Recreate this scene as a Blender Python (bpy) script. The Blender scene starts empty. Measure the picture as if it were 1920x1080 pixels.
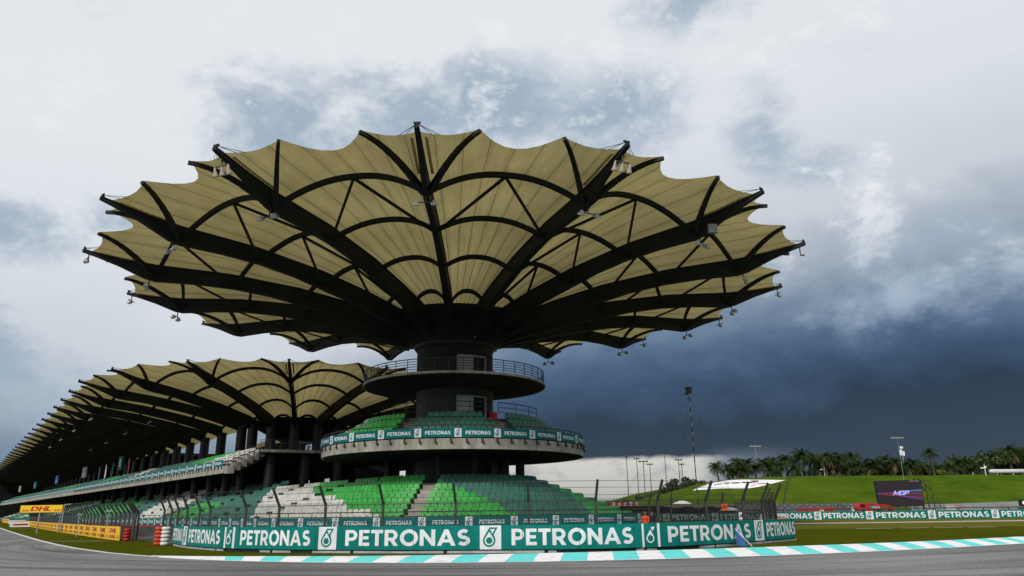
import bpy, math, random
import numpy as np
from mathutils import Vector, Matrix
from mathutils.geometry import tessellate_polygon
random.seed(7); rng = np.random.default_rng(7)
sc = bpy.context.scene; COL = sc.collection
R = math.radians
# ------------------------------------------------------------------ camera
cd = bpy.data.cameras.new('camera'); cam = bpy.data.objects.new('camera', cd); COL.objects.link(cam)
cd.sensor_width = 36; cd.lens = 36*1374.5/1920; cd.clip_end = 6000; cd.clip_start = .1
PITCH, ROLL = .29508, .01303
cam.matrix_world = Matrix.Translation((0, 0, 1.6)) @ Matrix.Rotation(math.pi/2+PITCH, 4, 'X') @ Matrix.Rotation(-ROLL, 4, 'Z')
sc.camera = cam
# ------------------------------------------------------------------ light
SUN_EL, SUN_AZ = R(37), R(204)          # azimuth clockwise from +Y: behind the camera, to the left
sd = bpy.data.lights.new('sun', 'SUN'); sd.energy = 2.8; sd.angle = R(9); sd.color = (1, .96, .88)
so = bpy.data.objects.new('sun', sd); COL.objects.link(so)
sdir = Vector((math.sin(SUN_AZ)*math.cos(SUN_EL), math.cos(SUN_AZ)*math.cos(SUN_EL), math.sin(SUN_EL)))
so.rotation_euler = sdir.to_track_quat('Z', 'Y').to_euler()
sc.view_settings.view_transform = 'Standard'; sc.view_settings.look = 'None'
sc.view_settings.exposure = 0.0; sc.view_settings.gamma = 1

def lin(c):
    c = [v/255 for v in c]
    return tuple((v/12.92 if v <= .04045 else ((v+.055)/1.055)**2.4) for v in c)

# ---- sky: a stormy cloud cover laid out by compass direction and height above the horizon
W = bpy.data.worlds.new('World'); sc.world = W; W.use_nodes = True
NT = W.node_tree; NT.nodes.clear(); L = NT.links.new
def inp(sock, v):
    if isinstance(v, bpy.types.NodeSocket): L(v, sock)
    elif v is not None: sock.default_value = v
def mth(op, a, b=None, c=None, clamp=False):
    n = NT.nodes.new('ShaderNodeMath'); n.operation = op; n.use_clamp = clamp
    inp(n.inputs[0], a); inp(n.inputs[1], b); inp(n.inputs[2], c)
    return n.outputs[0]
def sstep(x, a, b):
    n = NT.nodes.new('ShaderNodeMapRange'); n.interpolation_type = 'SMOOTHSTEP'
    inp(n.inputs[0], x); n.inputs[1].default_value = a; n.inputs[2].default_value = b
    n.inputs[3].default_value = 0; n.inputs[4].default_value = 1
    return n.outputs[0]
def mixc(f, a, b):
    n = NT.nodes.new('ShaderNodeMix'); n.data_type = 'RGBA'
    inp(n.inputs[0], f)
    for s, v in ((n.inputs[6], a), (n.inputs[7], b)):
        if isinstance(v, tuple): s.default_value = (*lin(v), 1)
        else: L(v, s)
    return n.outputs[2]
tc = NT.nodes.new('ShaderNodeTexCoord'); sx = NT.nodes.new('ShaderNodeSeparateXYZ'); L(tc.outputs['Generated'], sx.inputs[0])
EL = mth('MULTIPLY', mth('ARCSINE', sx.outputs[2]), 180/math.pi)
AZ = mth('MULTIPLY', mth('ARCTAN2', sx.outputs[0], sx.outputs[1]), 180/math.pi)
def noise(scale, detail, rough, zs=1.6, dist=0.0, off=0):
    mp = NT.nodes.new('ShaderNodeMapping'); mp.inputs['Scale'].default_value = (1, 1, zs); mp.inputs['Location'].default_value = (off, off*.7, off*1.3)
    L(tc.outputs['Generated'], mp.inputs[0])
    n = NT.nodes.new('ShaderNodeTexNoise'); n.inputs['Scale'].default_value = scale; n.inputs['Detail'].default_value = detail
    n.inputs['Roughness'].default_value = rough; n.inputs['Distortion'].default_value = dist
    L(mp.outputs[0], n.inputs[0]); return n.outputs[0]
NA = mth('SUBTRACT', noise(3.2, 8, .62, 1.7, .35, 1.7), .5)     # large billows
NB = mth('SUBTRACT', noise(8.5, 9, .62, 1.5, .25, 4.2), .5)     # finer puffs
NC = mth('SUBTRACT', noise(2.2, 3, .5, 4.0, .0, 9.1), .5)
ND = mth('SUBTRACT', noise(24, 8, .66, 1.5, .3, 6.3), .5)       # crisp fringes       # soft broad bands
# the storm bank stands ahead and to the right; elsewhere the cover is thin and bright
left = mth('SUBTRACT', 1, sstep(AZ, -22, 4)); right = sstep(AZ, 60, 110)
far_left = mth('SUBTRACT', 1, sstep(AZ, -75, -45))
shift = mth('ADD', mth('ADD', mth('MULTIPLY', left, 10.5), mth('MULTIPLY', right, 16)), mth('MULTIPLY', far_left, 10))
shift = mth('SUBTRACT', shift, mth('MULTIPLY', sstep(AZ, 16, 34), 1.2))
e2 = mth('ADD', mth('ADD', EL, shift), mth('ADD', mth('MULTIPLY', NA, 6.5), mth('ADD', mth('MULTIPLY', mth('ADD', NB, mth('MULTIPLY', ND, .35)), 4.2), mth('MULTIPLY', NC, 4))))
rp = NT.nodes.new('ShaderNodeValToRGB'); L(mth('DIVIDE', e2, 40), rp.inputs[0])
stops = [(0, (48, 64, 86)), (3, (38, 54, 76)), (6.2, (33, 49, 71)), (8.7, (54, 77, 105)), (11.2, (86, 110, 139)), (14, (126, 144, 165)), (17, (168, 179, 193)), (20, (204, 211, 219)), (28, (224, 229, 235)), (38, (232, 236, 240))]
cr = rp.color_ramp
while len(cr.elements) < len(stops): cr.elements.new(.5)
for e, (p, c) in zip(cr.elements, stops): e.position = p/40; e.color = (*lin(c), 1)
sky = rp.outputs[0]
# grey puffs drifting in front of the bright cover: azimuth, elevation, half-width, half-height, weight
W_ = None
for (a0, e0, da, de, w) in [(-18.5, 28, 8, 4.5, 1.05), (-9, 30, 8, 3.8, 1.0), (0, 31, 9, 3.6, 1.0), (8.5, 29.5, 7, 3.6, 1.0), (17.5, 37, 8, 2.6, .75), (21, 26.5, 3.5, 4.5, .8), (24, 23.5, 4, 2.4, .6),
                            (-36, 18.5, 4.5, 2.6, .9), (-29.5, 20.3, 5, 2.0, .85), (-36, 9, 7, 5, .8), (33, 17.5, 8, 3.4, .55), (30, 14.5, 12, 3, .6), (-35, 33, 7, 4, .25), (27, 31, 7, 2, .25)]:
    x = mth('DIVIDE', mth('SUBTRACT', AZ, a0), da); y = mth('DIVIDE', mth('SUBTRACT', EL, e0), de)
    g = mth('MULTIPLY', mth('EXPONENT', mth('MULTIPLY', mth('ADD', mth('MULTIPLY', x, x), mth('MULTIPLY', y, y)), -1)), w)
    W_ = g if W_ is None else mth('MAXIMUM', W_, g)
dens = mth('ADD', mth('ADD', W_, mth('MULTIPLY', NB, 2.4)), mth('ADD', mth('MULTIPLY', NA, 1.0), mth('MULTIPLY', ND, .55)))
puff = mth('MULTIPLY', sstep(dens, .15, 1.0), mth('MULTIPLY', sstep(W_, .05, .35), .95))
sky = mixc(puff, sky, (158, 177, 196))
# thin bright breaks
brk = mth('MULTIPLY', sstep(mth('ADD', mth('ADD', NB, NA), mth('MULTIPLY', ND, .5)), .03, .24), mth('MULTIPLY', sstep(EL, 12, 22), .8))
sky = mixc(brk, sky, (240, 243, 246))
# pale clear strip under the storm bank
edge = mth('ADD', 3.75, mth('ADD', mth('MULTIPLY', NB, 1.5), mth('MULTIPLY', NC, 2.0)))
below = sstep(mth('SUBTRACT', edge, EL), -.12, .3)
azm = mth('MULTIPLY', sstep(AZ, -20, -8), mth('SUBTRACT', 1, sstep(AZ, 13.4, 17.5)))
spot = mth('MULTIPLY', sstep(NB, .02, .13), sstep(EL, 1.6, 3.0))
strip = mixc(mth('MULTIPLY', spot, .75), mixc(sstep(EL, 0, 3.5), (176, 176, 173), (208, 206, 200)), (140, 150, 162))
sky = mixc(mth('MULTIPLY', below, azm), sky, strip)
sky = mixc(mth('MULTIPLY', mth('MULTIPLY', sstep(AZ, 13.5, 16), mth('SUBTRACT', 1, sstep(AZ, 17, 23))), mth('MULTIPLY', mth('SUBTRACT', 1, sstep(EL, 2.8, 4.6)), .8)), sky, (112, 126, 144))
bg = NT.nodes.new('ShaderNodeBackground'); L(sky, bg.inputs[0]); bg.inputs[1].default_value = 1.0
nk = NT.nodes.new('ShaderNodeTexSky'); nk.sky_type = 'NISHITA'; nk.sun_disc = False; nk.sun_elevation = SUN_EL; nk.sun_rotation = SUN_AZ
bg2 = NT.nodes.new('ShaderNodeBackground'); L(nk.outputs[0], bg2.inputs[0]); bg2.inputs[1].default_value = .08
mx = NT.nodes.new('ShaderNodeMixShader'); mx.inputs[0].default_value = .05; L(bg.outputs[0], mx.inputs[1]); L(bg2.outputs[0], mx.inputs[2])
wo = NT.nodes.new('ShaderNodeOutputWorld'); L(mx.outputs[0], wo.inputs[0])

# ------------------------------------------------------------------ materials
MATS = {}
def mat(name, c, c2=None, scale=1.0, rough=.7, bump=0, bscale=None, metal=0, spec=.3, stretch=(1, 1, 1), detail=6, lo=.35, hi=.65, emit=0):
    if name in MATS: return MATS[name]
    m = bpy.data.materials.new(name); MATS[name] = m; m.use_nodes = True
    nt = m.node_tree; b = nt.nodes['Principled BSDF']; b.inputs['Roughness'].default_value = rough; b.inputs['Metallic'].default_value = metal
    b.inputs['Specular IOR Level'].default_value = spec; b.inputs['Base Color'].default_value = (*c, 1)
    if emit: b.inputs['Emission Color'].default_value = (*c, 1); b.inputs['Emission Strength'].default_value = emit
    geo = nt.nodes.new('ShaderNodeNewGeometry')
    if c2 is not None or bump:
        mp = nt.nodes.new('ShaderNodeMapping'); mp.inputs['Scale'].default_value = stretch; nt.links.new(geo.outputs['Position'], mp.inputs[0])
    if c2 is not None:
        n = nt.nodes.new('ShaderNodeTexNoise'); n.inputs['Scale'].default_value = scale; n.inputs['Detail'].default_value = detail; n.inputs['Roughness'].default_value = .62
        nt.links.new(mp.outputs[0], n.inputs[0])
        r = nt.nodes.new('ShaderNodeValToRGB'); r.color_ramp.elements[0].position = lo; r.color_ramp.elements[1].position = hi
        r.color_ramp.elements[0].color = (*c, 1); r.color_ramp.elements[1].color = (*c2, 1)
        nt.links.new(n.outputs[0], r.inputs[0]); nt.links.new(r.outputs[0], b.inputs['Base Color'])
    if bump:
        n2 = nt.nodes.new('ShaderNodeTexNoise'); n2.inputs['Scale'].default_value = bscale or scale*3; n2.inputs['Detail'].default_value = 4
        nt.links.new(mp.outputs[0], n2.inputs[0])
        bp = nt.nodes.new('ShaderNodeBump'); bp.inputs['Strength'].default_value = bump; bp.inputs['Distance'].default_value = .05
        nt.links.new(n2.outputs[0], bp.inputs['Height']); nt.links.new(bp.outputs[0], b.inputs['Normal'])
    return m
def tree_of(m): return m.node_tree, m.node_tree.nodes['Principled BSDF']

STEEL = mat('dark painted steel', (.011, .013, .013), (.019, .021, .021), .8, .6, spec=.14)
STEEL2 = mat('dark fence steel', (.022, .023, .022), (.04, .04, .038), 3, .55, spec=.3)
COLUMN = mat('shade darkened column paint', (.006, .008, .009), (.011, .014, .015), .35, .5, spec=.3, stretch=(1, 1, .25))  # dark paint taken darker still, making up for shade the columns lack
BLACK = mat('black paint and interior shade', (.006, .007, .007), (.012, .012, .012), .5, .8, spec=.1)  # real black parts, and the deep shade inside the stands put into colour
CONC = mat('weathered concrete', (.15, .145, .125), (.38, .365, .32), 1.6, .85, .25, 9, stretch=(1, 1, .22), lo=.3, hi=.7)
CONC_D = mat('shaded concrete soffit', (.02, .02, .019), (.04, .04, .037), .6, .9)  # concrete coloured dark for the shade under decks and platforms
STEP = mat('concrete terrace steps', (.055, .053, .047), (.125, .12, .105), 1.3, .9, .15, 12)  # concrete darkened to carry the row shadow beneath the seats
WHITE = mat('white paint', (.72, .73, .74), (.8, .8, .8), 1, .5)
VINYL_T = mat('teal banner vinyl', (.001, .128, .110), (.002, .172, .148), 1.6, .6, spec=.12, stretch=(1, 1, .3))
VINYL_W = mat('white banner vinyl', (.56, .58, .61), (.70, .715, .74), 1.8, .5, spec=.2, stretch=(1, 1, .3))
TEAL_B = mat('deep teal vinyl', (.001, .105, .112), (.001, .125, .128), .5, .6, spec=.12)
RED = mat('red plastic', (.42, .012, .008), (.3, .01, .008), 2, .45)
REDW = mat('red panel', (.25, .01, .012), None, rough=.5)
ORANGE = mat('orange plastic', (.75, .13, .02), (.6, .08, .015), 2, .5)
YELLOW = mat('yellow board vinyl', (.78, .50, .014), (.66, .41, .012), .6, .45)
DHLRED = mat('red lettering', (.36, .008, .012), None, rough=.5)
GREY = mat('galvanised grey', (.28, .29, .3), (.4, .41, .42), 2, .5, metal=.3)
LGREY = mat('pale grey panel', (.2, .22, .23), (.26, .28, .29), .7, .6)
GLASSY = mat('floodlight glass', (.5, .5, .45), None, rough=.15, spec=.6)
S_DG = mat('dark green seat plastic', (.016, .095, .068), (.05, .165, .125), 1.7, .5, lo=.3, hi=.75)
S_BG = mat('bright green seat plastic', (.018, .235, .030), (.038, .35, .055), 1.2, .45)
S_WH = mat('off white seat plastic', (.40, .395, .36), (.60, .595, .56), 1.2, .5)
SEATM = [S_DG, S_BG, S_WH]

def fabric_material():
    m = bpy.data.materials.new('canopy membrane'); m.use_nodes = True; nt = m.node_tree; nt.nodes.clear()
    uv = nt.nodes.new('ShaderNodeUVMap'); sp = nt.nodes.new('ShaderNodeSeparateXYZ'); nt.links.new(uv.outputs[0], sp.inputs[0])
    def M(op, a, b=None):
        n = nt.nodes.new('ShaderNodeMath'); n.operation = op
        for s, v in ((n.inputs[0], a), (n.inputs[1], b)):
            if v is None: continue
            if isinstance(v, (int, float)): s.default_value = v
            else: nt.links.new(v, s)
        return n.outputs[0]
    d = M('ABSOLUTE', M('SUBTRACT', M('FRACT', M('MULTIPLY', sp.outputs[0], 7)), .5))     # seams between the welded strips
    halfw = M('DIVIDE', .30, M('MAXIMUM', sp.outputs[1], 4))
    seam = M('LESS_THAN', d, halfw)
    geo = nt.nodes.new('ShaderNodeNewGeometry'); n = nt.nodes.new('ShaderNodeTexNoise'); n.inputs['Scale'].default_value = .22; n.inputs['Detail'].default_value = 7; n.inputs['Roughness'].default_value = .65
    nt.links.new(geo.outputs[0], n.inputs[0])
    r = nt.nodes.new('ShaderNodeValToRGB'); r.color_ramp.elements[0].position = .3; r.color_ramp.elements[1].position = .72
    r.color_ramp.elements[0].color = (.25, .207, .087, 1); r.color_ramp.elements[1].color = (.345, .29, .132, 1); nt.links.new(n.outputs[0], r.inputs[0])
    cx = nt.nodes.new('ShaderNodeCombineXYZ'); nt.links.new(M('MULTIPLY', sp.outputs[0], 26), cx.inputs[0]); nt.links.new(M('MULTIPLY', sp.outputs[1], .22), cx.inputs[1]); gp = nt.nodes.new('ShaderNodeSeparateXYZ'); nt.links.new(geo.outputs[0], gp.inputs[0]); nt.links.new(M('MULTIPLY', gp.outputs[0], .05), cx.inputs[2])
    n2 = nt.nodes.new('ShaderNodeTexNoise'); n2.inputs['Scale'].default_value = 1; n2.inputs['Detail'].default_value = 6; n2.inputs['Roughness'].default_value = .6; nt.links.new(cx.outputs[0], n2.inputs[0])
    st = nt.nodes.new('ShaderNodeMapRange'); nt.links.new(n2.outputs[0], st.inputs[0]); st.inputs[1].default_value = .3; st.inputs[2].default_value = .6; st.inputs[3].default_value = .84; st.inputs[4].default_value = 1.05
    sw = nt.nodes.new('ShaderNodeMapRange'); nt.links.new(d, sw.inputs[0]); sw.inputs[1].default_value = 0; sw.inputs[2].default_value = .22; sw.inputs[3].default_value = .86; sw.inputs[4].default_value = 1
    vm = nt.nodes.new('ShaderNodeVectorMath'); vm.operation = 'SCALE'; nt.links.new(r.outputs[0], vm.inputs[0]); nt.links.new(M('MULTIPLY', st.outputs[0], sw.outputs[0]), vm.inputs['Scale'])
    mix = nt.nodes.new('ShaderNodeMix'); mix.data_type = 'RGBA'; nt.links.new(seam, mix.inputs[0]); nt.links.new(vm.outputs[0], mix.inputs[6]); mix.inputs[7].default_value = (.06, .046, .018, 1)
    df = nt.nodes.new('ShaderNodeBsdfDiffuse'); tr = nt.nodes.new('ShaderNodeBsdfTranslucent'); ms = nt.nodes.new('ShaderNodeMixShader'); ms.inputs[0].default_value = .58
    nt.links.new(mix.outputs[2], df.inputs[0]); nt.links.new(mix.outputs[2], tr.inputs[0]); nt.links.new(df.outputs[0], ms.inputs[1]); nt.links.new(tr.outputs[0], ms.inputs[2])
    o = nt.nodes.new('ShaderNodeOutputMaterial'); nt.links.new(ms.outputs[0], o.inputs[0]); return m
FABRIC = fabric_material()
STRIP = mat('tan edge strip', (.42, .3, .12), None, rough=.7)

# ------------------------------------------------------------------ mesh helpers
class MB:
    def __init__(s): s.v = []; s.f = []; s.m = []; s.uv = None
    def quad(s, a, b, c, d, m=0):
        i = len(s.v); s.v += [tuple(a), tuple(b), tuple(c), tuple(d)]; s.f.append((i, i+1, i+2, i+3)); s.m.append(m)
    def poly(s, pts, m=0):
        i = len(s.v); s.v += [tuple(p) for p in pts]; s.f.append(tuple(range(i, i+len(pts)))); s.m.append(m)
    def ring(s, a, b, m=0, close=True):          # join two index loops
        n = len(a)
        for k in range(n if close else n-1):
            s.f.append((a[k], a[(k+1) % n], b[(k+1) % n], b[k])); s.m.append(m)
    def loops(s, loops, m=0, cap=True):          # loft closed loops of points
        ids = []
        for lp in loops:
            i = len(s.v); s.v += [tuple(p) for p in lp]; ids.append(list(range(i, i+len(lp))))
        for a, b in zip(ids, ids[1:]): s.ring(a, b, m)
        if cap: s.f.append(tuple(reversed(ids[0]))); s.m.append(m); s.f.append(tuple(ids[-1])); s.m.append(m)
    def box(s, c, sx, sy, sz, ux=(1, 0, 0), uz=(0, 0, 1), m=0):   # centre, full sizes, local x and z axes
        c = Vector(c); X = Vector(ux).normalized(); Z = Vector(uz).normalized(); Y = Z.cross(X).normalized(); Z = X.cross(Y)
        X = X*sx/2; Y = Y*sy/2; Z = Z*sz/2
        s.loops([[c-X-Y-Z, c+X-Y-Z, c+X+Y-Z, c-X+Y-Z], [c-X-Y+Z, c+X-Y+Z, c+X+Y+Z, c-X+Y+Z]], m)
    def bar(s, a, b, w, h=None, up=(0, 0, 1), m=0):               # rectangular bar a->b
        a = Vector(a); b = Vector(b); d = b-a
        if d.length < 1e-6: return
        D = d.normalized(); U = Vector(up)
        if abs(D.dot(U)) > .97: U = Vector((1, 0, 0)) if abs(D.x) < .9 else Vector((0, 1, 0))
        X = D.cross(U).normalized(); Z = X.cross(D)
        h = h or w; X = X*w/2; Z = Z*h/2
        s.loops([[a-X-Z, a+X-Z, a+X+Z, a-X+Z], [b-X-Z, b+X-Z, b+X+Z, b-X+Z]], m)
    def tube(s, pts, r, n=6, m=0, cap=True):
        pts = [Vector(p) for p in pts]; rs = r if isinstance(r, (list, tuple)) else [r]*len(pts); lp = []
        X = None
        for i, p in enumerate(pts):
            d = (pts[min(i+1, len(pts)-1)]-pts[max(i-1, 0)]).normalized()
            if X is None: X = d.orthogonal().normalized()
            else: X = (X-d*X.dot(d)).normalized()
            Y = d.cross(X)
            lp.append([p+(X*math.cos(2*math.pi*k/n)+Y*math.sin(2*math.pi*k/n))*rs[i] for k in range(n)])
        s.loops(lp, m, cap)
    def lathe(s, prof, c=(0, 0), n=64, m=0, a0=0, a1=2*math.pi):
        full = abs(a1-a0-2*math.pi) < 1e-6; k = n if full else n+1; rows = []
        for r, z in prof:
            i = len(s.v); s.v += [(c[0]+r*math.cos(a0+(a1-a0)*j/n), c[1]+r*math.sin(a0+(a1-a0)*j/n), z) for j in range(k)]; rows.append(list(range(i, i+k)))
        for a, b in zip(rows, rows[1:]): s.ring(a, b, m, full)
    def sweep(s, stations, prof, m=0, cap=True, mats=None):   # stations: (B, u); prof: closed loop of (r, z)
        lp = [[(B[0]+u[0]*r, B[1]+u[1]*r, z) for r, z in prof] for B, u in stations]
        ids = []
        for l in lp:
            i = len(s.v); s.v += l; ids.append(list(range(i, i+len(l))))
        n = len(prof)
        for a, b in zip(ids, ids[1:]):
            for k in range(n):
                s.f.append((a[k], b[k], b[(k+1) % n], a[(k+1) % n])); s.m.append(mats[k] if mats else m)
        if cap: s.f.append(tuple(ids[0])); s.m.append(m); s.f.append(tuple(reversed(ids[-1]))); s.m.append(m)

ROOT = {}
def rootloc(o):
    while o.parent: o = o.parent
    return ROOT.get(o.name, (0, 0, 0))
def mk(name, mb, mats, parent=None, smooth=False, loc=None):
    me = bpy.data.meshes.new(name)
    off = rootloc(parent) if parent else (loc or (0, 0, 0))
    v = np.array(mb.v, dtype=float).reshape(-1, 3)-np.array(off)
    me.from_pydata(v.tolist(), [], mb.f)
    mats = mats if isinstance(mats, (list, tuple)) else [mats]
    for x in mats: me.materials.append(x)
    if len(mats) > 1: me.polygons.foreach_set('material_index', mb.m)
    if mb.uv is not None:
        ul = me.uv_layers.new(name='UVMap'); vi = np.empty(len(me.loops), dtype=np.int32); me.loops.foreach_get('vertex_index', vi)
        ul.data.foreach_set('uv', np.array(mb.uv, dtype=np.float32)[vi].ravel())
    if smooth: me.polygons.foreach_set('use_smooth', [True]*len(me.polygons))
    me.update()
    o = bpy.data.objects.new(name, me); COL.objects.link(o)
    if parent: o.parent = parent
    else: o.location = off; ROOT[o.name] = tuple(off)
    return o
def tag(o, label, cat, group=None):
    o['label'] = label; o['category'] = cat
    if group: o['group'] = group
    return o
def thing(name, label, cat, loc, group=None):
    o = bpy.data.objects.new(name, None); COL.objects.link(o); o.location = loc; ROOT[o.name] = tuple(loc); o.empty_display_size = .3
    return tag(o, label, cat, group)
def struct(o): o['kind'] = 'structure'; return o
def copy_thing(src, loc, label, rotz=0):
    c = src.copy(); COL.objects.link(c); c.location = loc; c.rotation_euler = (0, 0, rotz); c['label'] = label; ROOT[c.name] = tuple(loc)
    for ch in list(src.children):
        k = ch.copy(); COL.objects.link(k); k.parent = c
        for g in list(ch.children):
            q = g.copy(); COL.objects.link(q); q.parent = k
    return c

# ------------------------------------------------------------------ plan of the site
O = np.array([-5.448, 68.0]); AZM = .6387
a_ = np.array([-math.sin(AZM), math.cos(AZM)]); m_ = np.array([-math.cos(AZM), -math.sin(AZM)])
def tp(t, p, z=0): q = O+t*a_+p*m_; return (q[0], q[1], z)
def arc_u(deg): return np.array([math.cos(R(deg)), math.sin(R(deg))])
M_DEG = -143.405
def line_stations(t0, t1, step, fan): # straight along the main stand, t0 > t1 allowed
    n = max(1, int(abs(t1-t0)/step)); return [(O+t*a_+fan*max(0, t-30)*m_, m_) for t in np.linspace(t0, t1, n+1)]
def arc_stations(d0, d1, step=2.5):
    n = max(1, int(abs(d1-d0)/step)); return [(O, arc_u(d)) for d in np.linspace(d0, d1, n+1)]

# ------------------------------------------------------------------ ground, track, kerb
def grass_material(name, c1, c2, c3, big=.16):
    m = bpy.data.materials.new(name); m.use_nodes = True; nt, b = tree_of(m); b.inputs['Roughness'].default_value = 1; b.inputs['Specular IOR Level'].default_value = 0
    geo = nt.nodes.new('ShaderNodeNewGeometry')
    def nz(s, d, ro=.6):
        n = nt.nodes.new('ShaderNodeTexNoise'); n.inputs['Scale'].default_value = s; n.inputs['Detail'].default_value = d; n.inputs['Roughness'].default_value = ro; nt.links.new(geo.outputs[0], n.inputs[0]); return n.outputs[0]
    r = nt.nodes.new('ShaderNodeValToRGB'); r.color_ramp.elements[0].position = .32; r.color_ramp.elements[1].position = .68
    r.color_ramp.elements[0].color = (*c1, 1); r.color_ramp.elements[1].color = (*c2, 1); nt.links.new(nz(big, 9, .7), r.inputs[0])
    r2 = nt.nodes.new('ShaderNodeValToRGB'); r2.color_ramp.elements[0].position = .45; r2.color_ramp.elements[1].position = .72; nt.links.new(nz(4.5, 8, .75), r2.inputs[0])
    mx = nt.nodes.new('ShaderNodeMix'); mx.data_type = 'RGBA'; nt.links.new(r2.outputs[0], mx.inputs[0]); nt.links.new(r.outputs[0], mx.inputs[6]); mx.inputs[7].default_value = (*c3, 1)
    nt.links.new(mx.outputs[2], b.inputs['Base Color'])
    bp = nt.nodes.new('ShaderNodeBump'); bp.inputs['Strength'].default_value = .8; bp.inputs['Distance'].default_value = .08; nt.links.new(nz(14, 6, .8), bp.inputs['Height']); nt.links.new(bp.outputs[0], b.inputs['Normal'])
    return m
GRASS = grass_material('mown grass', (.034, .050, .003), (.072, .080, .005), (.12, .108, .013))
HILLG = grass_material('hill grass', (.018, .050, .004), (.070, .115, .007), (.10, .13, .016), .07)

mb = MB(); mb.poly([(-4000, -1500, 0), (4000, -1500, 0), (4000, 5000, 0), (-4000, 5000, 0)]); struct(mk('ground', mb, GRASS))
KI = np.array([(-16.4, 33.4), (-11.71, 30.19), (-7.26, 28.92), (-.13, 28.69), (4.8, 29.7), (11.71, 32.01), (17.08, 33.94), (24.24, 37.77)])
KO = np.array([(-16.2, 33), (-11.16, 28.79), (-6.63, 26.46), (-.12, 25.5), (4.09, 25.8), (10.11, 27.6), (14.81, 29.49), (20.98, 32.76)])
ci = np.polyfit(KI[:, 0], KI[:, 1], 4); co = np.polyfit(KO[:, 0], KO[:, 1], 4)
def dense(c, x0, x1, n=240):
    x = np.linspace(x0, x1, n); return np.stack([x, np.polyval(c, x)], 1)
ki, ko = dense(ci, -16.3, 25.5), dense(co, -16.2, 22.5)
def extend(p, L_): d = p[-1]-p[-6]; d = d/np.linalg.norm(d); return np.concatenate([p, [p[-1]+d*k for k in np.linspace(.5, L_, 60)]])
ki = extend(ki, 40); ko = extend(ko, 40)
left_edge = np.array([(-330, 462), (-166, 239), (-82.1, 122.6), (-60, 91.4), (-41.0, 64.9), (-34, 55.2), (-28.4, 47.6), (-23, 40.6), (-18.5, 35.3)])
edge = np.concatenate([left_edge, ko[2:]])
ASPH = bpy.data.materials.new('track asphalt'); ASPH.use_nodes = True
def asphalt():
    nt, b = tree_of(ASPH); b.inputs['Roughness'].default_value = .72; b.inputs['Specular IOR Level'].default_value = .35
    geo = nt.nodes.new('ShaderNodeNewGeometry'); sub = nt.nodes.new('ShaderNodeVectorMath'); sub.operation = 'SUBTRACT'; sub.inputs[1].default_value = (.94, 62.9, 0); nt.links.new(geo.outputs[0], sub.inputs[0])
    ln = nt.nodes.new('ShaderNodeVectorMath'); ln.operation = 'LENGTH'; nt.links.new(sub.outputs[0], ln.inputs[0])
    s = nt.nodes.new('ShaderNodeSeparateXYZ'); nt.links.new(sub.outputs[0], s.inputs[0])
    at = nt.nodes.new('ShaderNodeMath'); at.operation = 'ARCTAN2'; nt.links.new(s.outputs[0], at.inputs[0])
    ng = nt.nodes.new('ShaderNodeMath'); ng.operation = 'MULTIPLY'; ng.inputs[1].default_value = -1; nt.links.new(s.outputs[1], ng.inputs[0]); nt.links.new(ng.outputs[0], at.inputs[1])
    cb = nt.nodes.new('ShaderNodeCombineXYZ'); nt.links.new(ln.outputs['Value'], cb.inputs[0])
    ml = nt.nodes.new('ShaderNodeMath'); ml.operation = 'MULTIPLY'; ml.inputs[1].default_value = 40; nt.links.new(at.outputs[0], ml.inputs[0]); nt.links.new(ml.outputs[0], cb.inputs[1])
    def nz(src, sc, d, ro, st=(1, 1, 1)):
        mp = nt.nodes.new('ShaderNodeMapping'); mp.inputs['Scale'].default_value = st; nt.links.new(src, mp.inputs[0])
        n = nt.nodes.new('ShaderNodeTexNoise'); n.inputs['Scale'].default_value = sc; n.inputs['Detail'].default_value = d; n.inputs['Roughness'].default_value = ro; nt.links.new(mp.outputs[0], n.inputs[0]); return n.outputs[0]
    def rmp(f, p0, c0, p1, c1):
        r = nt.nodes.new('ShaderNodeValToRGB'); r.color_ramp.elements[0].position = p0; r.color_ramp.elements[1].position = p1; r.color_ramp.elements[0].color = (*c0, 1); r.color_ramp.elements[1].color = (*c1, 1); nt.links.new(f, r.inputs[0]); return r.outputs[0]
    def mul(x, y):
        n = nt.nodes.new('ShaderNodeMix'); n.data_type = 'RGBA'; n.blend_type = 'MULTIPLY'; n.inputs[0].default_value = 1; nt.links.new(x, n.inputs[6]); nt.links.new(y, n.inputs[7]); return n.outputs[2]
    grit = rmp(nz(geo.outputs[0], 11, 8, .9), .38, (.06, .06, .06), .64, (.36, .36, .352))
    streak = rmp(nz(cb.outputs[0], .9, 7, .6, (1, .05, 1)), .36, (.42, .42, .42), .56, (1.14, 1.14, 1.12))
    fine = rmp(nz(cb.outputs[0], 5, 5, .7, (1, .03, 1)), .38, (.72, .72, .73), .6, (1.04, 1.04, 1.04))
    broad = rmp(nz(geo.outputs[0], .12, 4, .5), .35, (.72, .72, .74), .65, (1.05, 1.05, 1.04))
    col = mul(mul(mul(grit, streak), fine), broad); nt.links.new(col, b.inputs['Base Color'])
    bp = nt.nodes.new('ShaderNodeBump'); bp.inputs['Strength'].default_value = .5; bp.inputs['Distance'].default_value = .02; nt.links.new(nz(geo.outputs[0], 45, 4, .8), bp.inputs['Height']); nt.links.new(bp.outputs[0], b.inputs['Normal'])
asphalt()
mb = MB()
dirs = []
off = []
far = np.array([(x-(-6)) for x in [0]])
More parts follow.
